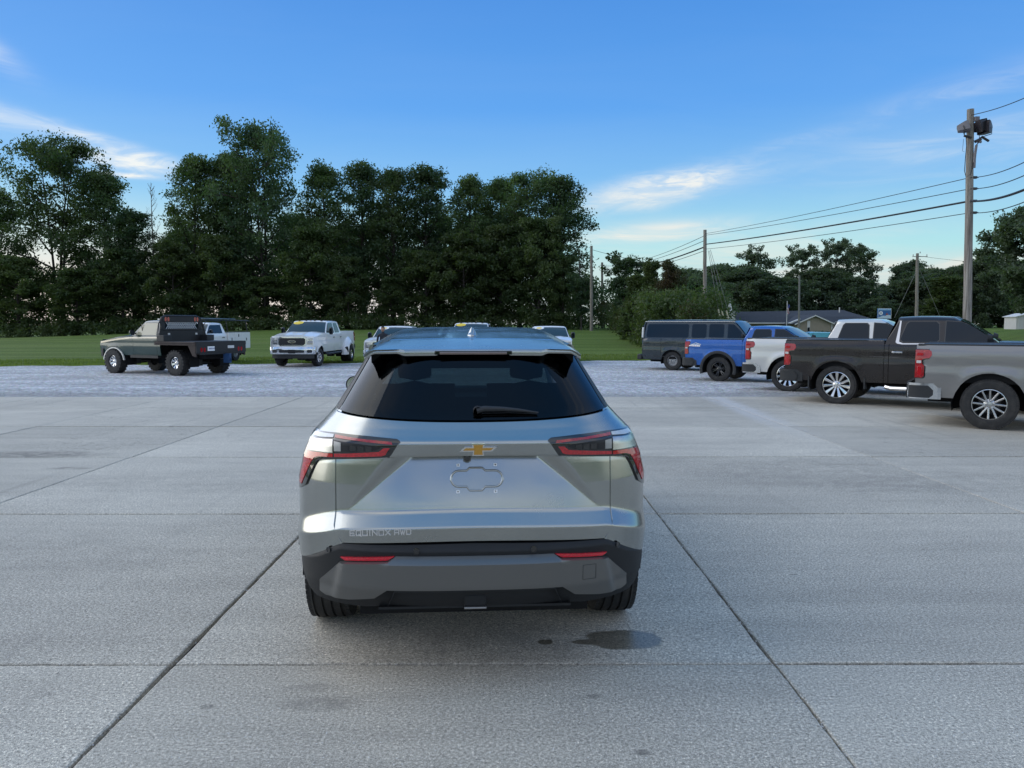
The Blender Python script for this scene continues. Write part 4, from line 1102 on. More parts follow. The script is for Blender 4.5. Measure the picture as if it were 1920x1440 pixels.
        for dy in (-.09, -.045, 0, .045, .09): m.tube([F(dy - .012, zc - .022, .076), F(dy - .012, zc + .022, .076), F(dy + .012, zc + .016, .076)], .004, 5)
        m.build('emblem_border', M['chrome'], em)
        for sg in (-1, 1):
            hl = [(sg * .655, zb + .36), (sg * (fy - .04), zb + .36), (sg * (fy - .02), zf - .12), (sg * (fy - .05), zf - .0), (sg * .655, zf - .0)]
            h = fpoly('headlight', hl, 'chrome', .03)
            fpoly('headlight_lens', [(sg * .68, zb + .56), (sg * (fy - .06), zb + .56), (sg * (fy - .06), zf - .04), (sg * .68, zf - .04)], 'pale_lens', .036, par=h)
            fpoly('turn_signal', [(sg * .68, zb + .40), (sg * (fy - .06), zb + .40), (sg * (fy - .06), zb + .52), (sg * .68, zb + .52)], 'steel', .036, par=h)
        m = MB(); m.grid(lambda y, z: (s1 + .07 - .16 * abs(y / hw) ** 4 - .03 * abs(z - (zb + .10)) / .15, y, z), lin(-hw, hw, 19), lin(zb - .06, zb + .25, 5), skirt=(-.12, 0, 0)); bm = m.build('front_bumper', M['chrome'], root)
        B = lambda y, z, off=0: (s1 + .07 - .16 * abs(y / hw) ** 4 + off, y, z)
        for poly, mt in ((rect(-.55, .55, zb + .0, zb + .12, .03), 'black'), (rect(.66, .88, zb + .0, zb + .13, .04), 'black'), (rect(-.88, -.66, zb + .0, zb + .13, .04), 'black'), (rect(-.15, .15, zb - .03, zb + .14, .01), 'darkalloy')):
            m = MB(); m.poly(poly, B, res=.2, off=.006 if mt == 'black' else .012, skirt=.02); m.build('bumper_opening' if mt == 'black' else 'plate_bracket', M[mt], bm)
        m = MB(); m.grid(lambda y, z: (s1 - .02 - .12 * abs(y / hw) ** 4, y * .93, z), lin(-hw, hw, 15), [zb - .07, zb - .25]); m.build('front_valance', M['black'], root)
    else:
        gr = fpoly('grille', [(-.62, zb + .25), (.62, zb + .25), (.66, zf - .05), (-.66, zf - .05)], 'black', .012)
        for sg in (-1, 1): fpoly('headlight', [(sg * .66, zf - .25), (sg * (fy - .04), zf - .25), (sg * (fy - .04), zf - .04), (sg * .68, zf - .04)], 'pale_lens', .02)
        m = MB(); m.grid(lambda y, z: (s1 + .05 - .16 * abs(y / hw) ** 4, y, z), lin(-hw, hw, 15), lin(zb - .08, zb + .22, 4), skirt=(-.12, 0, 0)); m.build('front_bumper', M[g('bump', 'chrome')], root)
    # box
    if g('bedtype') == 'box':
        mb = MB(); mb.grid(lambda y, z: (s0 - .0 + .02 * (z - 1), y, z), lin(-(hw - .10), hw - .10, 9), lin(zb + .12, zbed - .01, 9), skirt=(.04, 0, 0)); mb.build('tailgate', paintm, root)
        for sg in (-1, 1):
            m = MB(); m.grid(lambda k, z: (s0 + .0 + .07 * (1 - math.cos(k)) - .0, sg * (w(z) - .022 - .075 * (1 - math.sin(k))), z), lin(0, math.pi / 2, 6), lin(zb + .1, zbed - .01, 6)); m.build('bed_corner', paintm, root)
            tl = g('tail', 'block')
            z1 = zbed - .075; H = .47
            if tl == 'silverado':
                poly = [(s0 - .01, z1 - H), (s0 + .10, z1 - H), (s0 + .125, z1 - H + .03), (s0 + .125, z1 - H + .20), (s0 + .095, z1 - .24), (s0 + .085, z1 - .17), (s0 + .12, z1 - .15), (s0 + .20, z1 - .14), (s0 + .235, z1 - .09), (s0 + .225, z1 - .02), (s0 + .18, z1), (s0 - .01, z1)]
            else:
                poly = [(s0 - .01, z1 - .40), (s0 + .08, z1 - .40), (s0 + .11, z1 - .36), (s0 + .08, z1 - .20), (s0 + .14, z1 - .12), (s0 + .16, z1 - .02), (s0 + .12, z1), (s0 - .01, z1)]
            sf = lambda s, z, off=0: (s, sg * (w(z) - .015 + off), z)
            m = MB(); m.poly([(q[0] + (.02 if q[0] > s0 else 0), q[1] + (.014 if q[1] > z1 - .1 else -.014)) for q in poly], sf, res=.1, off=.012, skirt=.03); L = m.build('tail_lamp', M['gloss'], root)
            m = MB(); m.poly(poly, sf, res=.1, off=.022, skirt=.03); m.grid(lambda k, z: (s0 - .012, sg * (w(z) - .02 - .12 * k), z), [0, 1], [z1 - .40, z1]); m.build('red_lens', M['red'], L)
            m = MB(); m.box((s0 + .045, sg * (w(z1 - .21) + .01), z1 - .205), (.07, .01, .045)); m.build('clear_lens', M['pale_lens'], L, bevel=.004)
            if tl == 'silverado':
                m = MB(); m.box((s0 + .06, sg * (w(z1 - .08) + .012), z1 - .075), (.10, .01, .05)); m.build('bright_lens', M['redbright'], L, bevel=.004)
                m = MB(); m.box((s0 + .06, sg * (w(z1 - .36) + .012), z1 - .36), (.07, .01, .16)); m.build('bright_lens', M['redbright'], L, bevel=.004)
        rb = g('rbump', 'chrome')
        m = MB()
        def bpr(k, z):
            pts = [(s0 + .34, hw - .02), (s0 + .20, hw - .005), (s0 + .02, hw - .012), (s0 - .10, hw - .07), (s0 - .15, hw - .20), (s0 - .16, 0), (s0 - .15, -hw + .20), (s0 - .10, -hw + .07), (s0 + .02, -hw + .012), (s0 + .20, -hw + .005), (s0 + .34, -hw + .02)]
            q = pts[k]; return (q[0], q[1], z)
        m.grid(bpr, range(11), [zb - .03, zb + .02, zb + .12, zb + .20, zb + .235], skirt=(.05, 0, 0)); bm = m.build('rear_bumper', M[rb], root)
        for sg in (-1, 1):
            m = MB(); m.poly([(s0 - .10, zb - .01), (s0 + .22, zb - .01), (s0 + .275, zb + .04), (s0 + .275, zb + .12), (s0 + .20, zb + .195), (s0 - .10, zb + .195)], lambda s, z, off=0: (s, sg * (hw + .0 + off - .25 * max(0, s0 - s)), z), res=.1, off=.01, skirt=.02); m.build('bumper_pad', M['black'], bm)
        m = MB(); m.grid(lambda y, s: (s, y, zbed - .012 if not g('cover') else zbed + .012), [-(hw - .10), hw - .10], [s0 + .04, cab0 - .03], skirt=(0, 0, -.03)); 
        if g('cover'): m.build('bed_cover', M['black'], root)
        else:
            mm = MB(); mm.grid(lambda y, s: (s, y, zb + .25), [-(hw - .12), hw - .12], [s0 + .04, cab0 - .03]); mm.build('bed_floor', M['bedblack'], root)
        for sg in (-1, 1):
            m = MB(); m.box(((s0 + cab0) / 2, sg * (w(zbed) - .055), zbed + .008), (cab0 - s0 - .04, .10, .035)); m.build('bed_rail', M[g('rail', 'black')], root, bevel=.01)
            m = MB(); m.box((Ra + .06, sg * (hw - .10), zb - .02), (.03, .22, .24)) if g('flaps') else None
            if g('flaps'): m.box((-Ra - .04, sg * (hw - .10), zb - .04), (.03, .22, .26)); m.build('mud_flap', M['black'], root)
    wk = p['wheel']
    for s in (0, wb):
        for sg in (-1, 1):
            add_wheel(root, wk, s, sg * (hw - g('inset', .06) - .13), Rt, sg, steer=g('steer', 0) if s else 0, roll=.3 * sg + s)
            if g('dual') and s == 0: pass
    return root, dict(w=w, wg=wg, ztop=ztop, root=root, zbelt=zbelt, s0=s0, s1=s1, zb=zb, hw=hw)
def quadwin(a, b, z0, z1, sl0=.0, sl1=.0, c=.04):
    return [(a + c, z0), (b - c, z0), (b, z0 + c), (b - sl1, z1 - c), (b - sl1 - c, z1), (a + sl0 + c, z1), (a + sl0, z1 - c), (a, z0 + c)]
def place(px, py, head, side_off, sgn, fwd=0):
    """rear axle centre from the foot of the near rear tyre; sgn: -1 the right side faces us, +1 the left side"""
    P = PX(px, py); a = R(head); left = Vector((-math.sin(a), math.cos(a), 0)); f = Vector((math.cos(a), math.sin(a), 0))
    o = P - left * side_off * sgn + f * fwd; return (o.x, o.y, min(gz(o.x, o.y), P.z) - .008), a
# the three long pickups on the right share proportions
BIG = dict(hw=1.005, ro=1.08, fo=.95, wb=3.745, zb=.50, belt=1.32, bed=1.375, hood=1.30, zroof=1.885, cab0=.935, cowl=2.98, roof0=1.16, roof1=2.16, Rt=.419, Ra=.515, bedtype='box',
           doors=[(1.02, 1.98), (1.98, 3.02)], windows=[quadwin(1.22, 1.92, 1.37, 1.78, .10, .02, .05), [(2.03, 1.37), (2.88, 1.37), (2.90, 1.41), (2.42, 1.72), (2.30, 1.77), (2.03, 1.79)]], tail='silverado', cover=True, handles='chrome', nose=.12)
HD = -35
o, a = place(1852, 806.5, HD + 1, 1.0, -1)
gt, GI = truck('pickup_truck', 'grey pickup at the right edge, only its rear half in view', 'pickup truck', o, a, dict(BIG, paint='grey', wheel=wheel_meshes('split', .419, .275, .255, 'split'), rbump='chrome', handles='chrome', rail='black'))
o, a = place(1565, 757.5, HD, 1.0, -1)
truck('pickup_truck', 'dark brown crew cab pickup with chrome window trim and many-spoke wheels', 'pickup truck', o, a, dict(BIG, paint='dark', wheel=wheel_meshes('chrome', .419, .275, .285, 'chrome'), rbump='black', step='chrome', flaps=True, rail='gloss',
      bright=[[(1.135, 1.36), (1.165, 1.33), (1.26, 1.315), (1.95, 1.325), (1.95, 1.345), (1.27, 1.338), (1.20, 1.37), (1.215, 1.80), (1.19, 1.80)]]))
o, a = place(1474, 733, HD, 1.0, -1)
truck('pickup_truck', 'light silver crew cab pickup between the blue and the dark brown ones', 'pickup truck', o, a, dict(BIG, paint='silver', wheel=wheel_meshes('chrome', .419, .275, .285, 'chrome'), rbump='chrome', handles='silver', rail='black'))
SM = dict(hw=.965, ro=1.12, fo=.93, wb=3.337, zb=.52, belt=1.30, bed=1.36, hood=1.27, zroof=1.80, cab0=.78, cowl=2.66, roof0=.98, roof1=1.92, Rt=.40, Ra=.52, bedtype='box', flare=.03,
          doors=[(.86, 1.72), (1.72, 2.70)], windows=[quadwin(1.06, 1.66, 1.35, 1.69, .07, .02, .05), [(1.77, 1.35), (2.56, 1.35), (2.58, 1.38), (2.14, 1.64), (2.04, 1.69), (1.77, 1.70)]], tail='block', cover=True, nose=.12)
o, a = place(1345, 714.5, HD, .97, -1)
bt, BI = truck('pickup_truck', 'bright blue pickup with black wheels and a white bedside decal', 'pickup truck', o, a, dict(SM, paint='blue', wheel=wheel_meshes('black', .40, .27, .24, 'black'), rbump='black', flarecol='black', handles='black', rail='gloss', bump='black'))
for sg in (-1, 1):
    sf = lambda s, z, off=0: (s, sg * (BI['w'](z) + .002 + off), z)
    m = MB(); m.poly([(-1.0, 1.135), (-.62, 1.125), (-.60, 1.155), (-.68, 1.19), (-.88, 1.195), (-.98, 1.17)], sf, res=.1, off=.004); d = m.build('bedside_decal', M['white_decal'], bt)
    m = MB(); m.poly([(-.95, 1.205), (-.86, 1.215), (-.76, 1.255), (-.66, 1.225), (-.58, 1.20), (-.58, 1.185), (-.68, 1.205), (-.76, 1.235), (-.86, 1.20)], sf, res=.1, off=.004); m.build('mountain_outline', M['silver'], d)
    m = MB()
    for k, (c0, c1) in enumerate(((-.93, -.90), (-.87, -.84), (-.81, -.78), (-.75, -.72), (-.69, -.66))): m.box(((c0 + c1) / 2, sg * (BI['w'](1.155) + .008), 1.150), (.018, .002, .022))
    m.build('decal_lettering', M['redbright'], d)
# passenger van
o, a = place(1259, 694, -33, .98, -1)
VR = dict(hw=.995, ro=1.28, fo=.75, wb=3.43, zb=.42, belt=1.28, bed=1.28, hood=1.18, zroof=2.03, cab0=-1.25, cowl=3.05, roof0=-1.15, roof1=2.42, Rt=.375, Ra=.46, tumble=.16, bedtype=None,
          doors=[(-1.25, -.47), (-.47, 1.30), (1.30, 2.05), (2.05, 3.02)], paint='van', nose=.20,
          windows=[quadwin(-1.12, .66, 1.33, 1.86, .04, .0, .05), quadwin(.80, 1.38, 1.33, 1.86, 0, 0, .05), quadwin(1.50, 2.08, 1.33, 1.86, 0, 0, .05), [(2.24, 1.33), (2.95, 1.33), (2.70, 1.62), (2.48, 1.84), (2.24, 1.86)]],
          wheel=wheel_meshes('steel', .375, .25, .215, 'steel'), handles='black', bump='black')
van, VI = truck('passenger_van', 'long dark passenger van with steel wheels, left end of the right-hand row', 'van', o, a, VR)
m = MB(); m.grid(lambda y, z: (-1.30 + .03 * (z - 1) ** 2 + (.05 if z > 1.9 else 0), y * (VI['w'](z) - .03 if z < 1.28 else VI['wg'](z) - .04), z), lin(-1, 1, 11), lin(.5, 1.98, 12), skirt=(.05, 0, 0)); rd = m.build('rear_door', M['van'], van)
m = MB()
for y in (-.45, .45): m.box((-1.33, y, 1.58), (.02, .72, .46))
m.build('rear_window', M['glass'], rd, bevel=.01)
for sg in (-1, 1):
    m = MB(); m.box((-1.27, sg * .93, 1.52), (.07, .11, .42), rot=(sg * .12, 0, 0)); m.build('tail_lamp', M['pale_lens'], van, bevel=.01)
m = MB(); m.box((-1.40, 0, .52), (.20, 1.98, .22)); m.build('rear_bumper', M['black'], van, bevel=.03)
m = MB(); m.grid(lambda s, y: (s, y * (VI['wg'](2.0) - .03), 2.028 - .02 * y * y), lin(-1.2, 2.45, 12), lin(-1, 1, 7)); m.build('roof_skin', simple('paler roof', (.16, .18, .19), .35, metal=.4, coat=.5), van)  # roof skin in a paler grey than the van's sides
for sg in (-1, 1):
    m = MB(); m.tube([(s, sg * (VI['wg'](1.93) + .012), 1.965 - .06 * sst(s, 2.3, 2.9)) for s in lin(-1.2, 2.5, 12)], .014, 6); m.build('drip_rail', M['silver'], van)
    m = MB(); m.box((-.2, sg * (VI['w'](.62) + .012), .56), (1.2, .012, .02)); m.build('side_moulding', M['black'], van)

# white pickups facing the camera on the left
def superduty(label, X, Yf, head, dz=0, zs=1, dual=False, lights=True, sticker='yellow', crew=True, group='white pickups nosed towards the lot'):
    a = R(head); f = Vector((math.cos(a), math.sin(a))); wbv = 4.38 if dual else 3.97
    o = Vector((X, Yf)) - f * (wbv + .95)
    pz = gz(X, Yf) if True else 0
    P = dict(hw=1.0, ro=1.25, fo=.95, wb=wbv, zb=.62, belt=1.42, bed=1.50, hood=1.44, zroof=2.02, cab0=.95 if not dual else 1.15, cowl=wbv - .85, roof0=1.15 if not dual else 1.35, roof1=wbv - 1.62, Rt=.40, Ra=.50, bedtype='box', front='big', tow=True,
             doors=[(1.2, 2.3), (2.3, wbv - .8)], tail='block', cover=False, rail='white', nose=.05, paint='white', handles='black', step='black', wheel=wheel_meshes('dual', .40, .25, .23, 'dual'), steer=R(-8) if dual else 0, tumble=.27, mirs=-.02)
    c0 = P['cab0']; P['windows'] = [quadwin(c0 + .25, c0 + .95, 1.47, 1.90, .08, .02, .04), [(c0 + 1.08, 1.47), (P['cowl'] - .10, 1.47), (P['cowl'] - .12, 1.52), (P['roof1'] + .12, 1.88), (P['roof1'] + .02, 1.91), (c0 + 1.08, 1.91)]]
    r, I = truck('pickup_truck', label, 'pickup truck', (o.x, o.y, pz), a, P, group)
    s1 = I['s1']; r.location.z += dz; r.scale = (1, 1, zs)
    if lights:
        for y in (-.52, -.20, 0, .20, .52):
            m = MB(); m.box((P['roof1'] - .02, y, I['ztop'](P['roof1'] - .02) + .045 - .05 * abs(y)), (.12, .08, .035)); m.build('clearance_light', M['bedblack'], r, bevel=.008)
    if sticker:
        m = MB(); cs = P['cowl'] - (P['cowl'] - P['roof1']) * .79
        def st(a_, q): s = cs - .11 * math.sin(a_) * q; y = -.50 + .24 * math.cos(a_) * q; return (s + .014, y, I['ztop'](s) + .022 * (1 - (y / .7) ** 2) + .012)
        m.grid(st, lin(0, 2 * math.pi, 25), [.02, .5, 1]); stk = m.build('window_sticker', M[sticker], r)
        m = MB(); m.grid(lambda a_, q: (lambda P_: (P_[0] + .004, P_[1], P_[2] + .004))(st(a_, q * .55)), lin(0, 2 * math.pi, 17), [.02, 1]); m.build('sticker_centre', M['yellow' if sticker == 'white_decal' else 'yellow'], stk)
    if dual:
        for sg in (-1, 1):   # wide rear flanks over twin wheels
            m = MB()
            def fen(k, v):
                an = -.05 + (math.pi + .10) * k; rr = .50 + .30 * v
                out = .17 * (1 - (v) ** 2.2) ; return (math.cos(an) * rr, sg * (I['w'](1.0) + out), .40 + math.sin(an) * rr * (1.05 if v > .5 else 1))
            m.grid(fen, lin(0, 1, 32), lin(0, 1, 9), skirt=(0, -sg * .12, 0)); m.build('wide_fender', M['white'], r)
            add_wheel(r, P['wheel'], 0, sg * (1.0 + .06), .40, sg)
            m = MB(); m.box((.62, sg * 1.06, .62), (.10, .20, .26), rot=(0, .5, 0)); m.build('fender_front_guard', M['black'], r)
    return r
# X of the nose, depth of the nose
superduty('white pickup with twin rear wheels, its whole front and yellow sticker in view', -9.42, 32.9, -93.5, dual=True)
superduty('white pickup half hidden behind the left edge of the silver crossover roof', -5.55, 33.8, -92, dz=-.10, zs=.92, lights=False, sticker='white_decal')
superduty('white pickup with roof lights, only its cab top showing beside the antenna', -1.95, 34.6, -92, dz=-.02, zs=.96, lights=True)
superduty('white pickup showing a cab top and black mirror over the silver roof\'s right side', 1.88, 34.6, -91, dz=-.10, zs=.92, lights=False, sticker='white_decal')

# green flatbed
o, a = place(330, 704, 153.4, 1.03, 1)
FB = dict(hw=.985, ro=1.0, fo=.88, wb=3.38, zb=.70, belt=1.42, bed=1.42, hood=1.39, zroof=2.0, cab0=.85, cowl=2.45, roof0=.98, roof1=1.86, Rt=.455, Ra=.56, arq=.85, bedtype=None, doors=[(1.02, 2.32)], paint='green', nose=.03, tumble=.26,
          windows=[[(1.12, 1.46), (2.28, 1.46), (1.92, 1.82), (1.82, 1.90), (1.12, 1.90)]], winmat='cab_glow_glass', wheel=wheel_meshes('mud', .455, .33, .215, 'mud'), mirror='bedblack', handles='green', bump='black', inset=-.07)
fb, FI = truck('flatbed_truck', 'dark green flatbed truck with black headache rack and big mud tyres', 'flatbed truck', o, a, FB)
for sg in (-1, 1):
    m = MB(); m.grid(lambda s, v: (lambda z: (s, sg * (FI['w'](z) + .014 - .03 * sst(s, 3.7, 4.2)), z))(ip(s, [.9, 2.4, 3.0, 4.2], [1.40, 1.385, 1.34, 1.20]) - v), lin(.92, 4.18, 24), [0, .03, .06]); m.build('tan_upper_band', M['tan'], fb)
    m = MB(); m.grid(lambda k, v: (3.38 + math.cos(k) * (.55 + .05 * v), sg * (1.0 + .03), .455 + .85 * math.sin(k) * (.58 + .05 * v)), lin(.1, math.pi - .1, 24), [0, 1], skirt=(0, -.05 * sg, 0)); m.build('wheel_arch_trim', M['silver'], fb)
    m = MB(); m.box((1.90, sg * (FI['wg'](1.65) + .012), 1.66), (.03, .012, .40), rot=(0, .12, 0)); m.build('quarter_window_bar', M['gloss'], fb)
    m = MB(); m.box((1.7, sg * .96, .66), (1.5, .10, .10)); m.build('running_board', M['black'], fb)
for y in (-.25, .25):
    m = MB(); m.box((1.72, y, 2.045), (.12, .10, .05)); m.build('clearance_light', M['pale_lens'], fb, bevel=.01)
m = MB(); m.box((-.15, 0, 1.20), (2.05, 2.30, .07)); m.box((-.15, 0, 1.12), (1.9, 1.0, .1)); bd = m.build('bed_deck', M['bedblack'], fb)
for sg in (-1, 1):
    m = MB(); m.box((-.15, sg * 1.15, 1.165), (2.1, .06, .12)); m.tube([(-1.15, sg * 1.17, 1.20), (.85, sg * 1.17, 1.20)], .03, 8); m.build('side_rail', M['rust'], fb)
    m = MB(); m.prism([(-1.18, 1.12), (-.80, 1.12), (-1.02, .74), (-1.18, .70)], lambda q: (q[0], sg * 1.10, q[1]), lambda q: (q[0], sg * 1.16, q[1])); m.build('corner_gusset', M['rust'], fb)
    m = MB(); m.box((.62, sg * .98, 1.35), (.38, .34, .22)); m.build('tool_box', M['black'], fb, bevel=.01)
m = MB(); m.box((-1.19, 0, 1.03), (.06, 2.30, .42)); m.box((-1.20, 0, .80), (.14, 2.1, .05)); tb = m.build('tail_skirt', M['bedblack'], fb)
for sg in (-1, 1):
    for dy in (-.07, .07): m = MB(); m.grid(lambda a_, q: (-1.225, sg * .86 + dy + .045 * math.cos(a_) * q, .95 + .085 * math.sin(a_) * q), lin(0, 2 * math.pi, 17), [.02, 1]); m.build('tail_lamp', M['red'], tb)
m = MB(); m.box((-1.225, .50, .985), (.01, .31, .16)); pl = m.build('number_plate', M['white_decal'], fb)
m = MB()
for k, y in enumerate((.60, .55, .49, .43, .37)): m.tube([(-1.233, y, .955), (-1.233, y, 1.015), (-1.233, y - .025, 1.0), (-1.233, y - .022, .96)], .007, 4)
m.build('plate_characters', simple('plate blue', (.02, .06, .25), .5), pl)
m = MB(); m.box((-1.226, -.42, 1.03), (.01, .30, .10)); m.build('tail_placard', M['pale_lens'], fb)
m = MB(); m.box((-1.32, -.15, .62), (.30, .10, .34)); m.box((-1.40, -.15, .56), (.14, .12, .10)); m.build('hitch', simple('blue hitch', (.01, .05, .14), .5), fb)
m = MB(); m.tube([(-.3, -.45, .62), (-.8, -.50, .60), (-1.12, -.30, .66), (-1.2, -.12, .64)], .045, 8); m.build('exhaust_pipe', M['chrome'], fb)
rk = []
m = MB(); x = .80
arc = [(x, 1.10, 1.22), (x + .05, .98, 1.85), (x + .06, .86, 2.10), (x + .06, .70, 2.16), (x + .06, -.70, 2.16), (x + .06, -.86, 2.10), (x + .05, -.98, 1.85), (x, -1.10, 1.22)]
m.tube(arc, .045, 8); m.box((x + .05, 0, 2.04), (.05, 1.7, .20)); m.box((x + .03, 0, 1.42), (.05, 2.0, .40)); m.box((x + .05, 0, 1.66), (.05, 1.95, .06))
for y in (-.84, .84): m.box((x + .05, y, 1.82), (.05, .16, .34))
rack = m.build('headache_rack', M['bedblack'], fb)
m = MB()
for k in range(-9, 10):
    c = k * .085
    for d in (-1, 1):
        y0, y1 = c - .14 * d, c + .14 * d
        if max(abs(y0), abs(y1)) < .80: m.box((x + .05, c, 1.815), (.012, .030, .36), rot=(d * .62, 0, 0))
m.build('rack_mesh', simple('pale mesh', (.42, .43, .44), .5, metal=.4), rack)
for sg in (-1, 1):
    for dy in (-.06, .06): m = MB(); m.grid(lambda a_, q: (x + .018, sg * .66 + dy + .045 * math.cos(a_) * q, 2.045 + .085 * math.sin(a_) * q), lin(0, 2 * math.pi, 17), [.02, 1]); m.build('tail_lamp', M['red'], rack)
    m = MB(); m.box((x - .01, sg * .62, 1.50), (.02, .09, .07)); m.build('work_light', M['pale_lens'], rack)
m = MB(); m.grid(lambda k, z: (x - .03 + .02 * k, 1.115 - .10 * (z - 1.22) / .65, z), [0, 1], [1.22, 1.9]); m.build('rack_upright_edge', M['steel'], rack)

# white service truck with racks behind the flatbed
def service():
    a = R(-100); Xf, Yf = -15.6, 34.6; f = Vector((math.cos(a), math.sin(a))); wbv = 3.5; o = Vector((Xf, Yf)) - f * (wbv + .9)
    P = dict(hw=.97, ro=1.15, fo=.9, wb=wbv, zb=.58, belt=1.38, bed=1.38, hood=1.32, zroof=1.93, cab0=.95, cowl=wbv - .82, roof0=1.15, roof1=wbv - 1.45, Rt=.38, Ra=.47, bedtype=None, front='big', doors=[(1.1, wbv - .78)], nose=.12, paint='white', handles='black', wheel=wheel_meshes('van2', .38, .24, .21, 'steel'), tumble=.30,
             windows=[[(1.25, 1.42), (wbv - .92, 1.42), (wbv - 1.25, 1.72), (wbv - 1.38, 1.80), (1.25, 1.81)]])
    r, I = truck('service_truck', 'white service truck with ladder rack, half hidden behind the green flatbed', 'utility truck', (o.x, o.y, gz(o.x, o.y)), a, P)
    m = MB(); m.box((-.15, 0, .72), (2.1, 1.0, .1)); m.build('bed_floor', M['bedblack'], r)
    for sg in (-1, 1):
        for k, (x0, x1, z0, z1) in enumerate(((.30, .88, .66, 1.45), (-.40, .28, 1.02, 1.45), (-1.22, -.42, .62, 1.45))):
            m = MB(); m.box(((x0 + x1) / 2, sg * .82, (z0 + z1) / 2), (x1 - x0 - .012, .42, z1 - z0)); b = m.build('tool_compartment', M['white'], r, bevel=.012)
            m = MB(); m.box(((x0 + x1) / 2, sg * 1.035, (z0 + z1) / 2 + .05), (.05, .02, .14)); m.build('latch', M['black'], b)
        m = MB(); m.tube([(-1.15, sg * .9, 1.45), (-1.15, sg * .82, 2.02)], .025, 6); m.tube([(.75, sg * .9, 1.45), (.75, sg * .82, 2.04)], .025, 6); m.tube([(-1.5, sg * .82, 2.02), (2.6, sg * .82, 2.07)], .03, 6); m.tube([(2.45, sg * .82, 2.06), (3.2, sg * .9, 1.4)], .022, 6)
        m.build('ladder_rack', M['black'], r)
        m = MB(); m.box((-.15, sg * .82, 1.465), (2.1, .43, .04)); m.build('box_lid', M['black'], r)
    m = MB()
    for s in (-1.4, -.3, .75, 1.8, 2.5): m.tube([(s, -.82, 2.06), (s, .82, 2.06)], .02, 6)
    m.build('rack_crossbar', M['black'], r)
    m = MB()
    for y in (-.5, -.15): m.tube([(-1.8, y, 2.12), (2.6, y, 2.16)], .022, 6)
    for k in range(14): m.tube([(-1.7 + k * .32, -.5, 2.12 + k * .003), (-1.7 + k * .32, -.15, 2.12 + k * .003)], .012, 5)
    m2 = m.build('ladder', M['steel'], None); m2.parent = r
service()
# distant pale-blue car beyond the blue pickup
def far_car():
    P = PX(1545, 640, Y=38); r = thing('far_car', 'pale teal car whose roof shows between the blue pickup and the silver cab', 'car', (P.x, 38, gz(P.x, 38)), R(172))
    m = MB()
    def f(v, s): 
        z = ip(s, [-2.2, -2.1, -1.2, -.5, .8, 1.5, 2.2], [.7, .95, 1.0, 1.47, 1.49, 1.0, .70]); return (s, v * (.88 - .25 * max(0, z - 1)), z - .04 * v * v)
    m.grid(f, lin(-1, 1, 9), lin(-2.2, 2.2, 30), skirt=(0, 0, -.35)); m.build('body', M['teal'], r)
    m = MB(); m.grid(lambda v, s: (s, v * .7, ip(s, [-1.2, -.5], [1.0, 1.47]) + .01), [-1, 1], [-1.15, -.55]); m.grid(lambda v, s: (s, v * .7, ip(s, [.8, 1.5], [1.49, 1.0]) + .01), [-1, 1], [.85, 1.45]); m.build('window', M['glass'], r)
    k = wheel_meshes('suv', .368, .235, .22, 'suv')
    for s in (-1.35, 1.35):
        for sg in (-1, 1): add_wheel(r, k, s, sg * .78, .366, sg)
far_car()
# ------------------------------------------------------------------ trees
def mesh_np(name, verts, quads, mat, smooth=False):
    me = bpy.data.meshes.new(name); n = len(quads); k = quads.shape[1]
    me.vertices.add(len(verts)); me.vertices.foreach_set('co', verts.astype(np.float32).ravel())
    me.loops.add(n * k); me.loops.foreach_set('vertex_index', quads.astype(np.int32).ravel())
    me.polygons.add(n); me.polygons.foreach_set('loop_start', np.arange(0, n * k, k, dtype=np.int32))
    me.materials.append(mat); me.update(calc_edges=True); me.validate(); return me
def leaves_np(centres, per, spread, size, rng, flat=.7):
    """leaf clumps: small four-sided faces scattered about the centres"""
    C = np.repeat(centres, per, axis=0); n = len(C)
    d = rng.normal(size=(n, 3)); d /= np.linalg.norm(d, axis=1)[:, None] + 1e-6
    rr = rng.random(n) ** .5
    sp = np.repeat(spread, per)[:, None] if np.ndim(spread) else spread
    P = C + d * rr[:, None] * sp * np.array([1, 1, flat])
    a = rng.normal(size=(n, 3)); a /= np.linalg.norm(a, axis=1)[:, None]
    b = np.cross(a, rng.normal(size=(n, 3))); b /= np.linalg.norm(b, axis=1)[:, None] + 1e-6
    s = size * (.55 + .9 * rng.random(n))[:, None]
    v = np.stack([P - a * s, P + b * s * .5 + a * s * .1, P + a * s, P - b * s * .5 + a * s * .1], 1).reshape(-1, 3)
    return v, np.arange(n * 4).reshape(-1, 4)
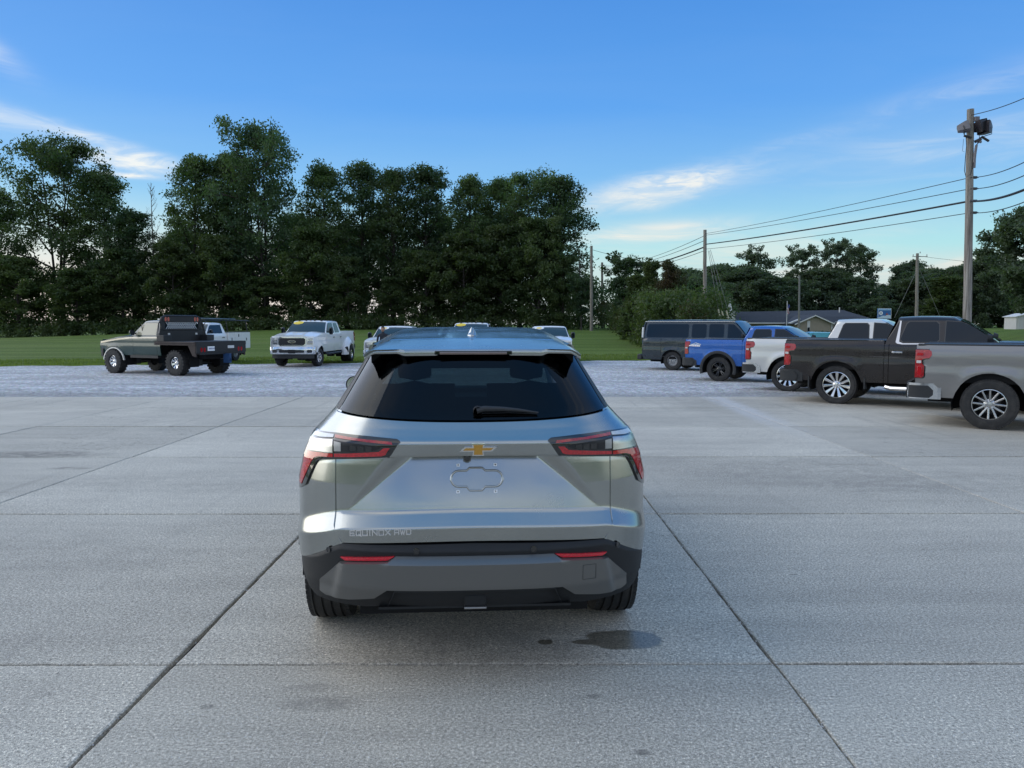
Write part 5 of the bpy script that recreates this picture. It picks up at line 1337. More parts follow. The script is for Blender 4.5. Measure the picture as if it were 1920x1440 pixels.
def tree_mesh(kind, H, Rr, seed, mat, crown0=.18, shape='round', leaf=.17, dens=1.0, trunks=1, bark='bark', spread=1.0, limbs=34):
    """returns (crown mesh, trunk mesh)"""
    rng = np.random.default_rng(seed); r = random.Random(seed); mb = MB(); cent = []; spr = []
    def env(t):
        if shape == 'round': return math.sin(math.pi * min(1, max(0, (t - crown0) / (1 - crown0))) ** .75) ** .6 if t > crown0 else 0
        if shape == 'tall': u = (t - crown0) / (1 - crown0); return (.55 + .45 * math.sin(math.pi * u ** .8)) * (1 - u ** 5) ** .5 if u > 0 else 0
        if shape == 'cone': u = (t - crown0) / (1 - crown0); return (1 - u) ** .8 if u > 0 else 0
        if shape == 'vase': u = (t - crown0) / (1 - crown0); return (.25 + .75 * u ** .8) * (1 - max(0, u) ** 7) if u > 0 else 0
        return 1
    stems = []
    for q in range(trunks):
        an = r.uniform(0, 6.28); lean = (0 if trunks == 1 else r.uniform(.05, .13)) * H; pts = []; w = r.uniform(-.02, .02) * H; off = 0 if trunks == 1 else .35
        for i in range(9):
            t = i / 8; pts.append((off * math.cos(an) + lean * t * t * math.cos(an) + w * math.sin(3 * t), off * math.sin(an) + lean * t * t * math.sin(an) + w * math.sin(2.3 * t + 1), H * .93 * t - .3))
        r0 = .017 * H / math.sqrt(trunks) ; mb.tube(pts, r0, 8, rs=[r0 * (1.25 if i == 0 else 1) * (1 - .86 * i / 8) for i in range(9)]); stems.append(pts)
    for k in range(limbs):
        st = stems[k % trunks]; t = crown0 * .9 + (1.0 - crown0 * .9) * ((k + r.random()) / limbs) ** .9; t = min(.99, t)
        i = min(7, int(t / .93 * 8 * .99)); u = min(1, t / .93 * 8 - i); b = Vector(st[i]).lerp(Vector(st[i + 1]), min(1, u))
        an = k * 2.4 + r.uniform(-.5, .5); L = Rr * env(t) * r.uniform(.62, 1.12)
        if L < .4: L = .5
        up = r.uniform(.25, .75) if shape != 'cone' else r.uniform(-.1, .2)
        d = Vector((math.cos(an), math.sin(an), up)); tip = b + d * L; mid = b + d * L * .5 + Vector((r.uniform(-.1, .1) * L, r.uniform(-.1, .1) * L, .06 * L))
        rb = .017 * H * (1 - t) * .38 + .03; mb.tube([b, mid, tip], rb, 5, rs=[rb, rb * .6, rb * .2], cap=False)
        nsub = max(3, int(L * 1.35))
        for j in range(nsub):
            f = .35 + .65 * (j + r.random()) / nsub; p = b.lerp(mid, f * 2) if f < .5 else mid.lerp(tip, f * 2 - 1)
            dd = Vector((r.uniform(-1, 1), r.uniform(-1, 1), r.uniform(-.35, .9))).normalized(); l2 = L * .38 * (1.2 - f * .5) * r.uniform(.5, 1.2) + .35
            e = p + dd * l2; mb.tube([p, e], .03, 4, rs=[rb * .35 + .012, .01], cap=False)
            for c in (e, p.lerp(e, .55)):
                cent.append(tuple(c)); spr.append(r.uniform(.55, 1.15) * spread)
        cent.append(tuple(tip)); spr.append(r.uniform(.5, .9) * spread)
    # leader tufts so that the outline stays ragged
    for k in range(5):
        a = r.uniform(0, 6.28); q = Vector(stems[k % trunks][-1]) + Vector((math.cos(a), math.sin(a), 0)) * Rr * .22 * r.random(); cent.append((q.x, q.y, q.z + r.uniform(-.8, .07 * H * r.random() + .3))); spr.append(.45 * spread)
    cent = np.array(cent); spr = np.array(spr)
    v, q = leaves_np(cent, int(62 * dens), spr, leaf, rng)
    crown = mesh_np(kind + '_crown', v, q, mat)
    me = bpy.data.meshes.new('trunk'); me.from_pydata(mb.v, [], mb.f); me.materials.append(M[bark]); me.polygons.foreach_set('use_smooth', [True] * len(me.polygons)); me.update()
    return crown, me
TYPES = {}
def ttype(key, **k): TYPES[key] = tree_mesh(key, **k)
ttype('broad_a', H=20, Rr=5.4, seed=11, mat=M['leaf'], crown0=.22, shape='round', trunks=3, dens=0.75, limbs=48, spread=1.3, leaf=.15)
ttype('broad_b', H=20, Rr=5.2, seed=12, mat=M['leaf_dark'], crown0=.25, shape='tall', dens=0.75, trunks=2, limbs=54, spread=1.3, leaf=.15)
ttype('tall_a', H=20, Rr=3.9, seed=13, mat=M['leaf'], crown0=.12, shape='tall', dens=0.75, limbs=60, spread=1.3, leaf=.15)
ttype('tall_b', H=20, Rr=3.6, seed=14, mat=M['leaf_dark'], crown0=.20, shape='tall', dens=0.7, limbs=56, spread=1.3, leaf=.15)
ttype('tall_c', H=20, Rr=4.2, seed=15, mat=M['leaf'], crown0=.08, shape='round', dens=0.8, limbs=62, spread=1.35, leaf=.15)
ttype('vine', H=12, Rr=3.6, seed=16, mat=M['leaf_olive'], crown0=.02, shape='tall', dens=1.5, limbs=34, leaf=.16)
ttype('round_far', H=14, Rr=5.0, seed=17, mat=M['leaf_hazed'], crown0=.04, shape='round', dens=1.5, limbs=40, leaf=.20, spread=1.25)
ttype('open_far', H=16, Rr=5.0, seed=18, mat=M['leaf_hazed'], crown0=.30, shape='vase', dens=.75, limbs=30, leaf=.18, trunks=2)
ttype('cedar', H=9, Rr=1.9, seed=19, mat=M['leaf_olive'], crown0=.03, shape='cone', dens=1.1, limbs=46, leaf=.11, spread=.62)
ttype('sumac', H=8, Rr=2.4, seed=20, mat=M['leaf_dark'], crown0=.35, shape='vase', dens=.8, limbs=20, leaf=.14, trunks=3, spread=.75)
ttype('brown', H=8, Rr=2.3, seed=21, mat=M['leaf_brown'], crown0=.05, shape='round', dens=.9, limbs=26, leaf=.12, spread=.8)
ttype('far_green', H=13, Rr=4.6, seed=22, mat=M['leaf_hazed'], crown0=.03, shape='tall', dens=1.5, limbs=40, leaf=.20, spread=1.25)
def tree(key, H0, px, ptop, Y, hw, label, name='tree', group=None, rot=None, base=None, lean=0):
    """H0 the type's own height; scaled to reach from the ground to the height seen at ptop"""
    P = PX(px, 700, Y=Y); g = gz(P.x, Y) if base is None else base; top = PX(px, ptop, Y=Y).z; s = (top - g) / H0 / 1.0
    rnd = random.Random(int(px * 7 + Y)); rz = rnd.uniform(0, 6.28) if rot is None else rot
    r = thing(name, label, 'tree', (P.x, Y, g), rz, group); wx = hw * (1.22 if key in ('tall_a', 'tall_b') else 1.05) * Y / 1425 / {'broad_a': 5.4, 'broad_b': 5.2, 'tall_a': 3.9, 'tall_b': 3.6, 'tall_c': 4.2, 'vine': 3.6, 'round_far': 5, 'open_far': 5, 'cedar': 1.9, 'sumac': 2.4, 'brown': 2.3, 'far_green': 4.6}[key]
    r.scale = (wx, wx, s); r.rotation_euler = (R(lean) * 0, R(lean), rz)
    c, t = TYPES[key]; link('crown', c, r); link('trunk', t, r); return r
L = 20
GL = 'tall trees along the far edge of the left field'
for key, px, top, Y, hw, lab in [
    ('tall_c', 2, 348, 101, 62, 'dark tree cut off by the left edge of the photo'),
    ('broad_a', 120, 262, 103, 84, 'broad many-stemmed tree with sky showing between its limbs, tallest at the far left'),
    ('tall_a', 207, 318, 102, 46, 'tree leaning on the right flank of the broad far-left tree'),
    ('tall_b', 258, 392, 100, 44, 'shorter dark tree just left of the bare pole-like tree'),
    ('tall_c', 378, 288, 102, 58, 'full-crowned tree between the bare tree and the tallest tree'),
    ('tall_a', 438, 282, 104, 44, 'tree squeezed against the left of the tallest tree'),
    ('broad_b', 505, 230, 101, 76, 'tallest tree of the row with a forked trunk against the sky'),
    ('tall_a', 612, 305, 101, 46, 'pointed tree directly right of the tallest tree'),
    ('tall_b', 684, 303, 104, 44, 'tree with ragged twiggy top above the gap with bare trunks'),
    ('tall_a', 742, 312, 102, 42, 'slim tree above the left end of the silver roof'),
    ('tall_b', 802, 310, 103, 50, 'loose-crowned tree with sky flecks above the silver roof'),
    ('tall_c', 882, 326, 101, 48, 'thick dark tree straight above the antenna'),
    ('tall_a', 940, 330, 103, 44, 'tree right of the antenna with a notched top'),
    ('broad_a', 1008, 318, 100, 62, 'paler open tree near the right end of the row'),
    ('tall_b', 1048, 330, 98, 50, 'last tall tree of the row, its boughs reaching right over the sky')]:
    tree(key, L, px, top, Y, hw, lab, 'tall_tree', GL)
GU = 'lower trees in front of the tall row'
UL = ['low leafy tree at the far left edge, under the tall row', 'low leafy tree under the broad far-left tree', 'low tree directly behind the cab of the green flatbed', 'low tree above the headache rack, under the bare tree', 'low tree above the white service truck',
      'low tree at the forked trunk of the tallest tree', 'rounded yellow-green tree above the white twin-wheel pickup', 'low tree just left of the bright trunk gap', 'low tree above the left side of the silver roof', 'low tree directly left of the antenna', 'broad low tree directly right of the antenna',
      'leafy low tree above the rightmost white cab', 'low tree at the right end of the tall row, near the thin pole', 'short leafy tree inside the bright trunk gap']
for i, (key, px, top, Y, hw) in enumerate([('vine', 40, 480, 97, 60), ('vine', 150, 505, 96, 55), ('vine', 235, 470, 98, 52), ('vine', 330, 455, 97, 55), ('vine', 420, 440, 98, 55), ('vine', 500, 520, 96, 45), ('vine', 585, 430, 97, 58),
                                           ('vine', 655, 480, 96, 40), ('vine', 800, 470, 97, 50), ('vine', 870, 440, 96, 60), ('vine', 940, 420, 97, 55), ('vine', 1010, 410, 95, 52), ('vine', 1055, 480, 94, 34), ('vine', 735, 520, 96, 34)]):
    tree(key, 12, px, top, Y, hw, UL[i], 'understorey_tree', GU)
GB = 'trees behind the tall row'
for i, (px, top, hw) in enumerate([(-30, 470, 60), (180, 500, 45), (350, 430, 50), (460, 430, 50), (560, 400, 55), (650, 420, 50), (720, 400, 50), (830, 400, 55), (900, 400, 55), (970, 400, 55)]):
    tree('tall_c' if i % 2 else 'tall_b', 20, px, top, 112 + (i % 3) * 3, hw, 'dark tree seen only through gaps in the tall row before it', 'tall_tree', GB)
# bare slim tree
def bare(px, top, Y, label, H=None, seed=4):
    P = PX(px, 700, Y=Y); g = gz(P.x, Y); H = PX(px, top, Y=Y).z - g; r = random.Random(seed); root = thing('bare_tree', label, 'tree', (P.x, Y, g)); m = MB()
    m.tube([(0, 0, -.2), (.1, 0, H * .4), (0, .05, H * .75), (.05, 0, H)], .14, 7, rs=[.16, .11, .06, .015]); b = m.build('trunk', M['palebark'], root)
    m = MB()
    for k in range(46):
        t = r.uniform(.35, .97); a = k * 2.4; l = (1.02 - t) * H * .22 + .4; p = Vector((.05, 0, H * t)); e = p + Vector((math.cos(a) * l * .6, math.sin(a) * l * .6, l)); m.tube([p, p.lerp(e, .5) + Vector((math.cos(a) * l * .1, 0, -.05)), e], .02, 4, rs=[.035, .02, .008], cap=False)
        for j in range(3): f = r.uniform(.3, .9); q = p.lerp(e, f); m.tube([q, q + Vector((r.uniform(-.5, .5), r.uniform(-.5, .5), .6)) * l * .35], .01, 4, rs=[.012, .006], cap=False)
    m.build('branches', M['palebark'], root)
bare(295, 342, 100, 'bare slim tree with thin upright twigs, left of the tall group')
bare(1085, 470, 96, 'small bare tree with fanning twigs beside the thin far pole', seed=9)
# tree masses on the right
GR = 'distant trees behind the low building'
for i, (key, H0, px, top, Y, hw, lab) in enumerate([
    ('sumac', 8, 1165, 480, 84, 42, 'small spiky tree standing before the second far pole'), ('sumac', 8, 1090, 520, 90, 30, 'thin dark sapling at the foot of the tall row'),
    ('cedar', 9, 1216, 484, 66, 30, 'pointed evergreen rising left of the middle utility pole'), ('brown', 8, 1253, 490, 64, 30, 'vine-wrapped brownish tree above the dark van'), ('cedar', 9, 1190, 510, 68, 30, 'shorter olive evergreen at the edge of the hedge')]):
    tree(key, H0, px, top, Y, hw, lab)
spec = [('far_green', 13, 1285, 505, 120, 60), ('round_far', 14, 1345, 498, 150, 62), ('far_green', 13, 1300, 520, 110, 40), ('round_far', 14, 1400, 505, 140, 60), ('open_far', 16, 1425, 474, 150, 45), ('open_far', 16, 1490, 466, 150, 42), ('round_far', 14, 1450, 520, 140, 60),
        ('open_far', 16, 1552, 455, 148, 40), ('round_far', 14, 1530, 505, 145, 60), ('round_far', 14, 1590, 520, 142, 45), ('open_far', 16, 1618, 462, 150, 48), ('far_green', 13, 1680, 528, 140, 40), ('round_far', 14, 1700, 492, 148, 40),
        ('far_green', 13, 1740, 505, 138, 62), ('round_far', 14, 1790, 500, 135, 45), ('far_green', 13, 1840, 478, 128, 42), ('cedar', 9, 1765, 515, 125, 45), ('far_green', 13, 1640, 560, 132, 36), ('round_far', 14, 1870, 500, 140, 60), ('far_green', 13, 1990, 460, 140, 80), ('round_far', 14, 2080, 470, 140, 80)]
labs = ['grey-green tree left of the middle utility pole', 'rounded tree behind the middle utility pole', 'low dark tree over the van roof', 'rounded tree above the roof of the white steeple', 'open-crowned tree standing up left of the flagpole', 'open-crowned tree right above the flagpole',
        'dense rounded tree behind the long dark roof', 'tall open tree above the gabled porch', 'dense tree behind the thin grey post', 'low tree right of the gabled porch', 'sparse spreading tree with bright sky around its trunk', 'low tree right of the sky gap', 'round-topped dark tree left of the guyed pole',
        'dark tree behind the guyed pole', 'dark tree between the guyed pole and the big pole', 'dark tree just right of the big pole', 'layered evergreen below the guyed pole', 'shrubby tree above the blue sign', 'tree behind the big right-hand tree', 'tree beyond the right edge', 'farther tree beyond the right edge']
for (key, H0, px, top, Y, hw), lb in zip(spec, labs): tree(key, H0, px, top, Y, hw, lb)
tree('round_far', 14, 1925, 392, 92, 70, 'big full tree at the right edge overhanging the white shed', base=gz(62, 92) + 2.2)
# hedges, weeds and rough growth
def scrub(name, pts, rad, per, size, mat, label=None, seed=1, flat=.9, **kw):
    rng = np.random.default_rng(seed); v, q = leaves_np(np.array(pts), per, np.array(rad), size, rng, flat)
    o = link(name, mesh_np(name, v, q, mat)); o['kind'] = 'stuff'; return o
r = random.Random(2); pts, rad = [], []
for k in range(420):
    px = r.uniform(-80, 1110); Y = r.uniform(92, 96) ; P = PX(px, 600, Y=Y); h = r.uniform(.3, 2.6) ** 1; pts.append((P.x, Y, gz(P.x, Y) + h * .5)); rad.append(r.uniform(.6, 1.2))
scrub('field_edge_weeds', pts, rad, 46, .15, M['leaf_olive'], seed=5)
pts, rad = [], []
for k in range(760):
    px = r.uniform(-120, 1110); Y = r.uniform(97, 112); P = PX(px, 600, Y=Y); pts.append((P.x, Y, gz(P.x, Y) + r.uniform(.5, 9.5) * (1 if not 690 < px < 735 else .25))); rad.append(r.uniform(1.0, 1.9))
scrub('undergrowth', pts, rad, 70, .20, M['leaf'], seed=6)
pts, rad, p2, r2 = [], [], [], []
for k in range(360):
    t = r.random(); Y = 50 + 52 * t ** 1.5; x = 8.9 + 1.6 * t + abs(r.gauss(0, 1.4)) + (1 - t) * 1.0; h = r.uniform(.2, 3.2 if x > 10.5 else 1.6)
    (pts if r.random() < .75 else p2).append((x + 1.1, Y, gz(x, Y) + h)); (rad if len(pts) + len(p2) == len(rad) + len(r2) + 1 and pts and len(rad) < len(pts) else r2).append(r.uniform(.5, .95))
scrub('hedge_growth', pts, rad[:len(pts)] + [.7] * max(0, len(pts) - len(rad)), 90, .11, M['leaf_olive'], seed=7)
scrub('dry_growth', p2, [.7] * len(p2), 80, .10, M['leaf_brown'], seed=8)
pts = [(x_, y_, gz(x_, y_) + r.uniform(.2, 3.8)) for x_, y_ in ((r.uniform(10, 15.5), r.uniform(54, 62)) for _ in range(300))]
scrub('hedge_mass', pts, [r.uniform(.6, 1.1) for _ in pts], 90, .12, M['leaf_olive'], seed=9)
pts = [(x_, y_, gz(x_, y_) + r.uniform(.2, 6)) for x_, y_ in ((r.uniform(9, 31), r.uniform(100, 116)) for _ in range(260))]
scrub('far_brush', pts, [r.uniform(1, 1.8) for _ in pts], 70, .18, M['leaf_dark'], seed=10)
pts = [(x_, y_, gz(x_, y_) + r.uniform(.3, 7.0)) for x_, y_ in ((r.uniform(30, 125), r.uniform(134, 150)) for _ in range(620)) if not 66.5 < x_ / y_ * 143 < 71.5 or True]
scrub('far_wood', pts, [r.uniform(1.3, 2.2) for _ in pts], 80, .22, M['leaf_hazed'], seed=11)
pts = [(x_, y_, gz(x_, y_) + r.uniform(.3, 8.0)) for x_, y_ in ((r.uniform(-130, 130), r.uniform(-75, -62)) for _ in range(700))]
scrub('added_reflection_wood', pts, [r.uniform(1.5, 2.6) for _ in pts], 50, .30, M['leaf_dark'], seed=12)  # unseen growth added behind the camera to darken reflections in the paintwork
# blades along the front edge of the grass
def blades():
    rng = np.random.default_rng(3); n = 42000; x = rng.uniform(-40, 16, n); far = 34.3 + (x + 23) * .19 + .25 * np.sin(x * 1.7) + .18 * np.sin(x * 4.3 + 1)
    y = far - .5 + rng.random(n) ** 1.3 * 8.0 + .35 * np.sin(x * 3.1) * np.sin(x * 1.3); z = np.array([gz(a, b) for a, b in zip(x, y)]) - .05
    h = .04 + .06 * rng.random(n); a = rng.uniform(0, 6.28, n); w = .014 + .012 * rng.random(n); lx, ly = rng.normal(0, .03, n), rng.normal(0, .03, n)
    p0 = np.stack([x - w * np.cos(a), y - w * np.sin(a), z], 1); p1 = np.stack([x + w * np.cos(a), y + w * np.sin(a), z], 1); p2 = np.stack([x + lx, y + ly, z + h], 1)
    v = np.stack([p0, p1, p2], 1).reshape(-1, 3); o = link('grass_blades', mesh_np('grass_blades', v, np.arange(n * 3).reshape(-1, 3), leaf_mat('grass blades', (.12, .17, .04), (.17, .22, .06), .5))); o['kind'] = 'stuff'
blades()

# ------------------------------------------------------------------ poles and wires
def pole(px, top, Y, r0, label, name='utility_pole', lean=0, base=None, mat='pole'):
    P = PX(px, 600, Y=Y); zt = PX(px, top, Y=Y).z; g = gz(P.x, Y) if base is None else base
    lean = PX(px + lean, top, Y=Y).x - P.x
    root = thing(name, label, 'utility pole' if name == 'utility_pole' else 'post', (P.x, Y, g)); m = MB()
    rr = random.Random(int(px)); n = 14; H = zt - g
    m.tube([(lean * i / n + rr.uniform(-.01, .01), 0, -.3 + (H + .3) * i / n) for i in range(n + 1)], r0, 16, rs=[r0 * (1.16 - .30 * i / n) for i in range(n + 1)])
    m.build('shaft', M[mat], root); return root, P.x, g, zt
p1, X1, g1, zt1 = pole(1817, 205, 27, .130, 'tall weathered wooden pole with floodlights at its top, right side of the photo', lean=3)
p2_, X2, g2, zt2 = pole(1322, 431, 56, .138, 'wooden utility pole rising behind the dark van, four cables meeting at it')
p3_, X3, g3, zt3 = pole(1109, 461, 88, .17, 'thin pole at the right end of the tall tree row, reddish at its foot', lean=.0)
pole(1129, 492, 112, .18, 'far shorter pole half hidden by the spiky small tree')
pole(1499, 517, 88, .11, 'slim pale grey post in front of the building roof', name='light_post', mat='guy')
p6, X6, g6, zt6 = pole(1720, 475, 76, .15, 'wooden pole with two guy wires and a small crossarm, right of the blue sign')
m = MB(); m.box((0, 0, zt6 - g6 - .32), (1.5, .06, .06)); 
m.build('crossarm', M['pole'], p6)
for x in (-.68, .68, 0): m = MB(); m.lathe([(.001, 0), (.04, 0), (.03, .06), (.045, .09), (.03, .16), (.001, .18)], 10, 'z', c=(x, 0, zt6 - g6 - .26 if x else zt6 - g6 + .0)); m.build('insulator', M['lampgrey'], p6)
m = MB(); m.tube([(0, 0, .02), (0, 0, .9)], .185, 14); m.build('foot_band', simple('red primer', (.25, .09, .06), .8, var=.3), p3_)
# hardware on the near pole
H1 = zt1 - g1; XT = PX(1820, 240, Y=27).x - X1
def xo(py): return PX(1817 + 3 * (600 - py) / 395, py, Y=27).x - X1
def zz1(py): return PX(1817, py, Y=27).z - g1
for k, py in enumerate((333, 354, 377, 399)):
    m = MB(); m.box((xo(py) + .14, -.02, zz1(py)), (.14, .10, .08)); m.tube([(xo(py) + .06, -.05, zz1(py)), (xo(py) + .26, -.05, zz1(py))], .022, 6); m.build('cable_clamp', M['wire'], p1)
# floodlights
def flood(x, z, w, h, d, rz, rx, mat, lens, ry=0):
    x += XT
    e = MB(); M3 = Euler((rx, ry, rz)).to_matrix()
    def T(p): q = M3 @ Vector(p); return (x + q.x, q.y - .12, z + q.z)
    b = 0
    prof = [(-.5, 1.0), (-.30, 1.0), (-.15, .96), (.30, .72), (.5, .60)]
    for (t, k) in prof:
        for (sx, sz) in ((-1, -1), (1, -1), (1, 1), (-1, 1)): e.v.append(T((sx * w / 2 * k, t * d, sz * h / 2 * k)))
    for i in range(len(prof) - 1):
        for j in range(4): e.f.append((i * 4 + j, i * 4 + (j + 1) % 4, i * 4 + 4 + (j + 1) % 4, i * 4 + 4 + j))
    n = len(prof) * 4; e.f.append((n - 4, n - 3, n - 2, n - 1))
    o = e.build('floodlight', M[mat], p1, smooth=False)
    l = MB(); fr = [(-.44, -.44), (.44, -.44), (.44, .44), (-.44, .44)]
    l.v = [T((a * w, -.47 * d, c * h)) for a, c in fr]; l.f = [(0, 1, 2, 3)]; l.build('floodlight_glass', M[lens], o, smooth=False)
    br = MB(); br.tube([T((-w * .53, 0, 0)), T((-w * .53, 0, -h * .62)), T((w * .53, 0, -h * .62)), T((w * .53, 0, 0))], .014, 6); br.build('floodlight_bracket', M['wire'], o)
    return o
flood(-.33, zz1(241), .36, .30, .36, R(62), R(-14), 'lampgrey', 'pale_lens', R(10))
flood(.24, zz1(239), .42, .42, .36, R(28), R(-8), 'lampbrown', 'darkalloy', R(-14))
flood(.46, zz1(243), .40, .42, .34, R(-62), R(-12), 'lampbrown', 'lampbrown', R(-6))
m = MB(); m.box((.12, -.12, zz1(225)), (.16, .12, .16)); m.v = [(v_[0] + XT, v_[1], v_[2]) for v_ in m.v]; m.build('junction_box', M['lampgrey'], p1, bevel=.01)
m = MB(); m.box((.19, -.14, zz1(265)), (.22, .10, .10), rot=(0, R(-25), 0)); m.v = [(v_[0] + XT, v_[1], v_[2]) for v_ in m.v]; m.build('junction_box', M['lampbrown'], p1, bevel=.01)
m = MB(); m.tube([(.30, -.14, zz1(268)), (.20, -.15, zz1(268)), (.13, -.16, zz1(275)), (.10, -.16, zz1(290)), (.09, -.16, zz1(300)), (.09, -.16, zz1(300) - .3)], .045, 8); m.v = [(v_[0] + XT, v_[1], v_[2]) for v_ in m.v]; m.build('conduit', M['lampgrey'], p1)
m = MB(); m.tube([(-.22, -.12, zz1(258)), (-.20, -.14, zz1(275)), (-.22, -.14, zz1(300)), (-.23, -.14, zz1(322)), (-.17, -.15, zz1(334)), (-.02, -.17, zz1(328)), (.06, -.17, zz1(305))], .011, 6); m.tube([(-.30, -.12, zz1(262)), (-.32, -.12, zz1(285)), (-.25, -.12, zz1(286))], .006, 5); m.v = [(v_[0] + XT, v_[1], v_[2]) for v_ in m.v]; m.build('hanging_cable', M['wire'], p1)
for bx_, bz_, bw_, br_ in ((-.16, 258, .26, 15), (.45, 262, .30, 30)):
    m = MB(); m.box((bx_, -.12, zz1(bz_)), (bw_, .06, .06), rot=(0, R(br_), 0)); m.v = [(v_[0] + XT, v_[1], v_[2]) for v_ in m.v]; m.build('lamp_arm', M['wire'], p1)
# cables
def wire(pts, r, label, sag=.25, name='overhead_cable', mat='wire', cat='cable', grp=None):
    m = MB(); out = []
    for a, b in zip(pts[:-1], pts[1:]):
        A, B = Vector(a), Vector(b); n = 16
        for i in range(n + (1 if b is pts[-1] else 0)): t = i / n; q = A.lerp(B, t); q.z -= 4 * sag * t * (1 - t); out.append(q)
    m.tube(out, r, 6); o = m.build(name, M[mat]); tag(o, label, cat, grp); return o
R1 = 20.5   # where the run leaves the picture, nearer to us
lab4 = ['topmost of the four cables crossing the big pole', 'second of the four cables crossing the big pole', 'thick cable, third of the four crossing the big pole', 'lowest of the four cables crossing the big pole']
for k, (pr, p1y, p2y, p2l, p4y, th) in enumerate([(303, 333, 438, 442, 497, .013), (328, 354, 441, 451, 499, .014), (355, 377, 458, 463, 503, .036), (378, 399, 467, 470, 506, .014)]):
    e = PX(1925, pr - 1, Y=R1); e2 = e + (e - PX(1817, p1y, Y=27)) * 1.2
    wire([e2, e, PX(1819, p1y, Y=27), PX(1323, p2y, Y=56)], th, lab4[k], sag=.10)
    wire([PX(1321, p2l, Y=56), PX(1129, p4y, Y=112)], th * 1.4, ['topmost', 'second', 'thick third', 'lowest'][k] + ' cable running left from the middle pole to the far pole', sag=.7)
e = PX(1925, 182, Y=23.5); wire([e + (e - PX(1819, 216, Y=27)), e, PX(1819, 216, Y=27)], .013, 'single cable leaving the top of the floodlight pole to the right', sag=.06)
wire([PX(1109, 468, Y=88), PX(1330, 505, Y=112)], .022, 'thin cable sloping right from the top of the thin far pole', sag=.5)
wire([PX(1722, 480, Y=76), PX(2100, 505, Y=70)], .014, 'thin service cable right of the guyed pole', sag=.3)
GY = 'guy wires of the middle pole'
for i, (t, b) in enumerate([((1328, 470), (1347, 582)), ((1330, 470), (1356, 582)), ((1332, 468), (1365, 582))]):
    wire([PX(t[0], t[1], Y=56), PX(b[0], b[1], Y=54.5)], .014, ['leftmost', 'middle', 'rightmost'][i] + ' of the three guy wires right of the middle pole', 0, 'guy_wire', 'guy', 'guy wire', GY)
wire([PX(1722, 500, Y=76), PX(1677, 596, Y=76)], .017, 'left guy wire of the pole beside the blue sign', 0, 'guy_wire', 'guy', 'guy wire')
wire([PX(1722, 500, Y=76), PX(1765, 600, Y=76)], .017, 'right guy wire of the pole beside the blue sign', 0, 'guy_wire', 'guy', 'guy wire')
cream = simple('cream guy guard', (.60, .55, .38), .6); yel = simple('yellow guard', (.45, .32, .05), .6)
for i, (a, b) in enumerate([((1347, 580), (1352, 612)), ((1353, 582), (1361, 612)), ((1362, 582), (1369, 612))]):
    m = MB(); m.tube([PX(a[0], a[1], Y=54.4), PX(b[0], b[1], Y=54.2)], .06, 8); tag(m.build('guy_guard', cream), ['leftmost', 'middle', 'rightmost'][i] + ' of three cream guy-wire guards above the van roof', 'guy guard', 'cream guards of the guy wires')
for i, px in enumerate((1311, 1316)):
    m = MB(); m.tube([PX(px, 584, Y=56), PX(px, 640, Y=56)], .06, 8); tag(m.build('yellow_guard', yel), ['left', 'right'][i] + ' one of two yellow cable guards beside the middle pole', 'cable guard')

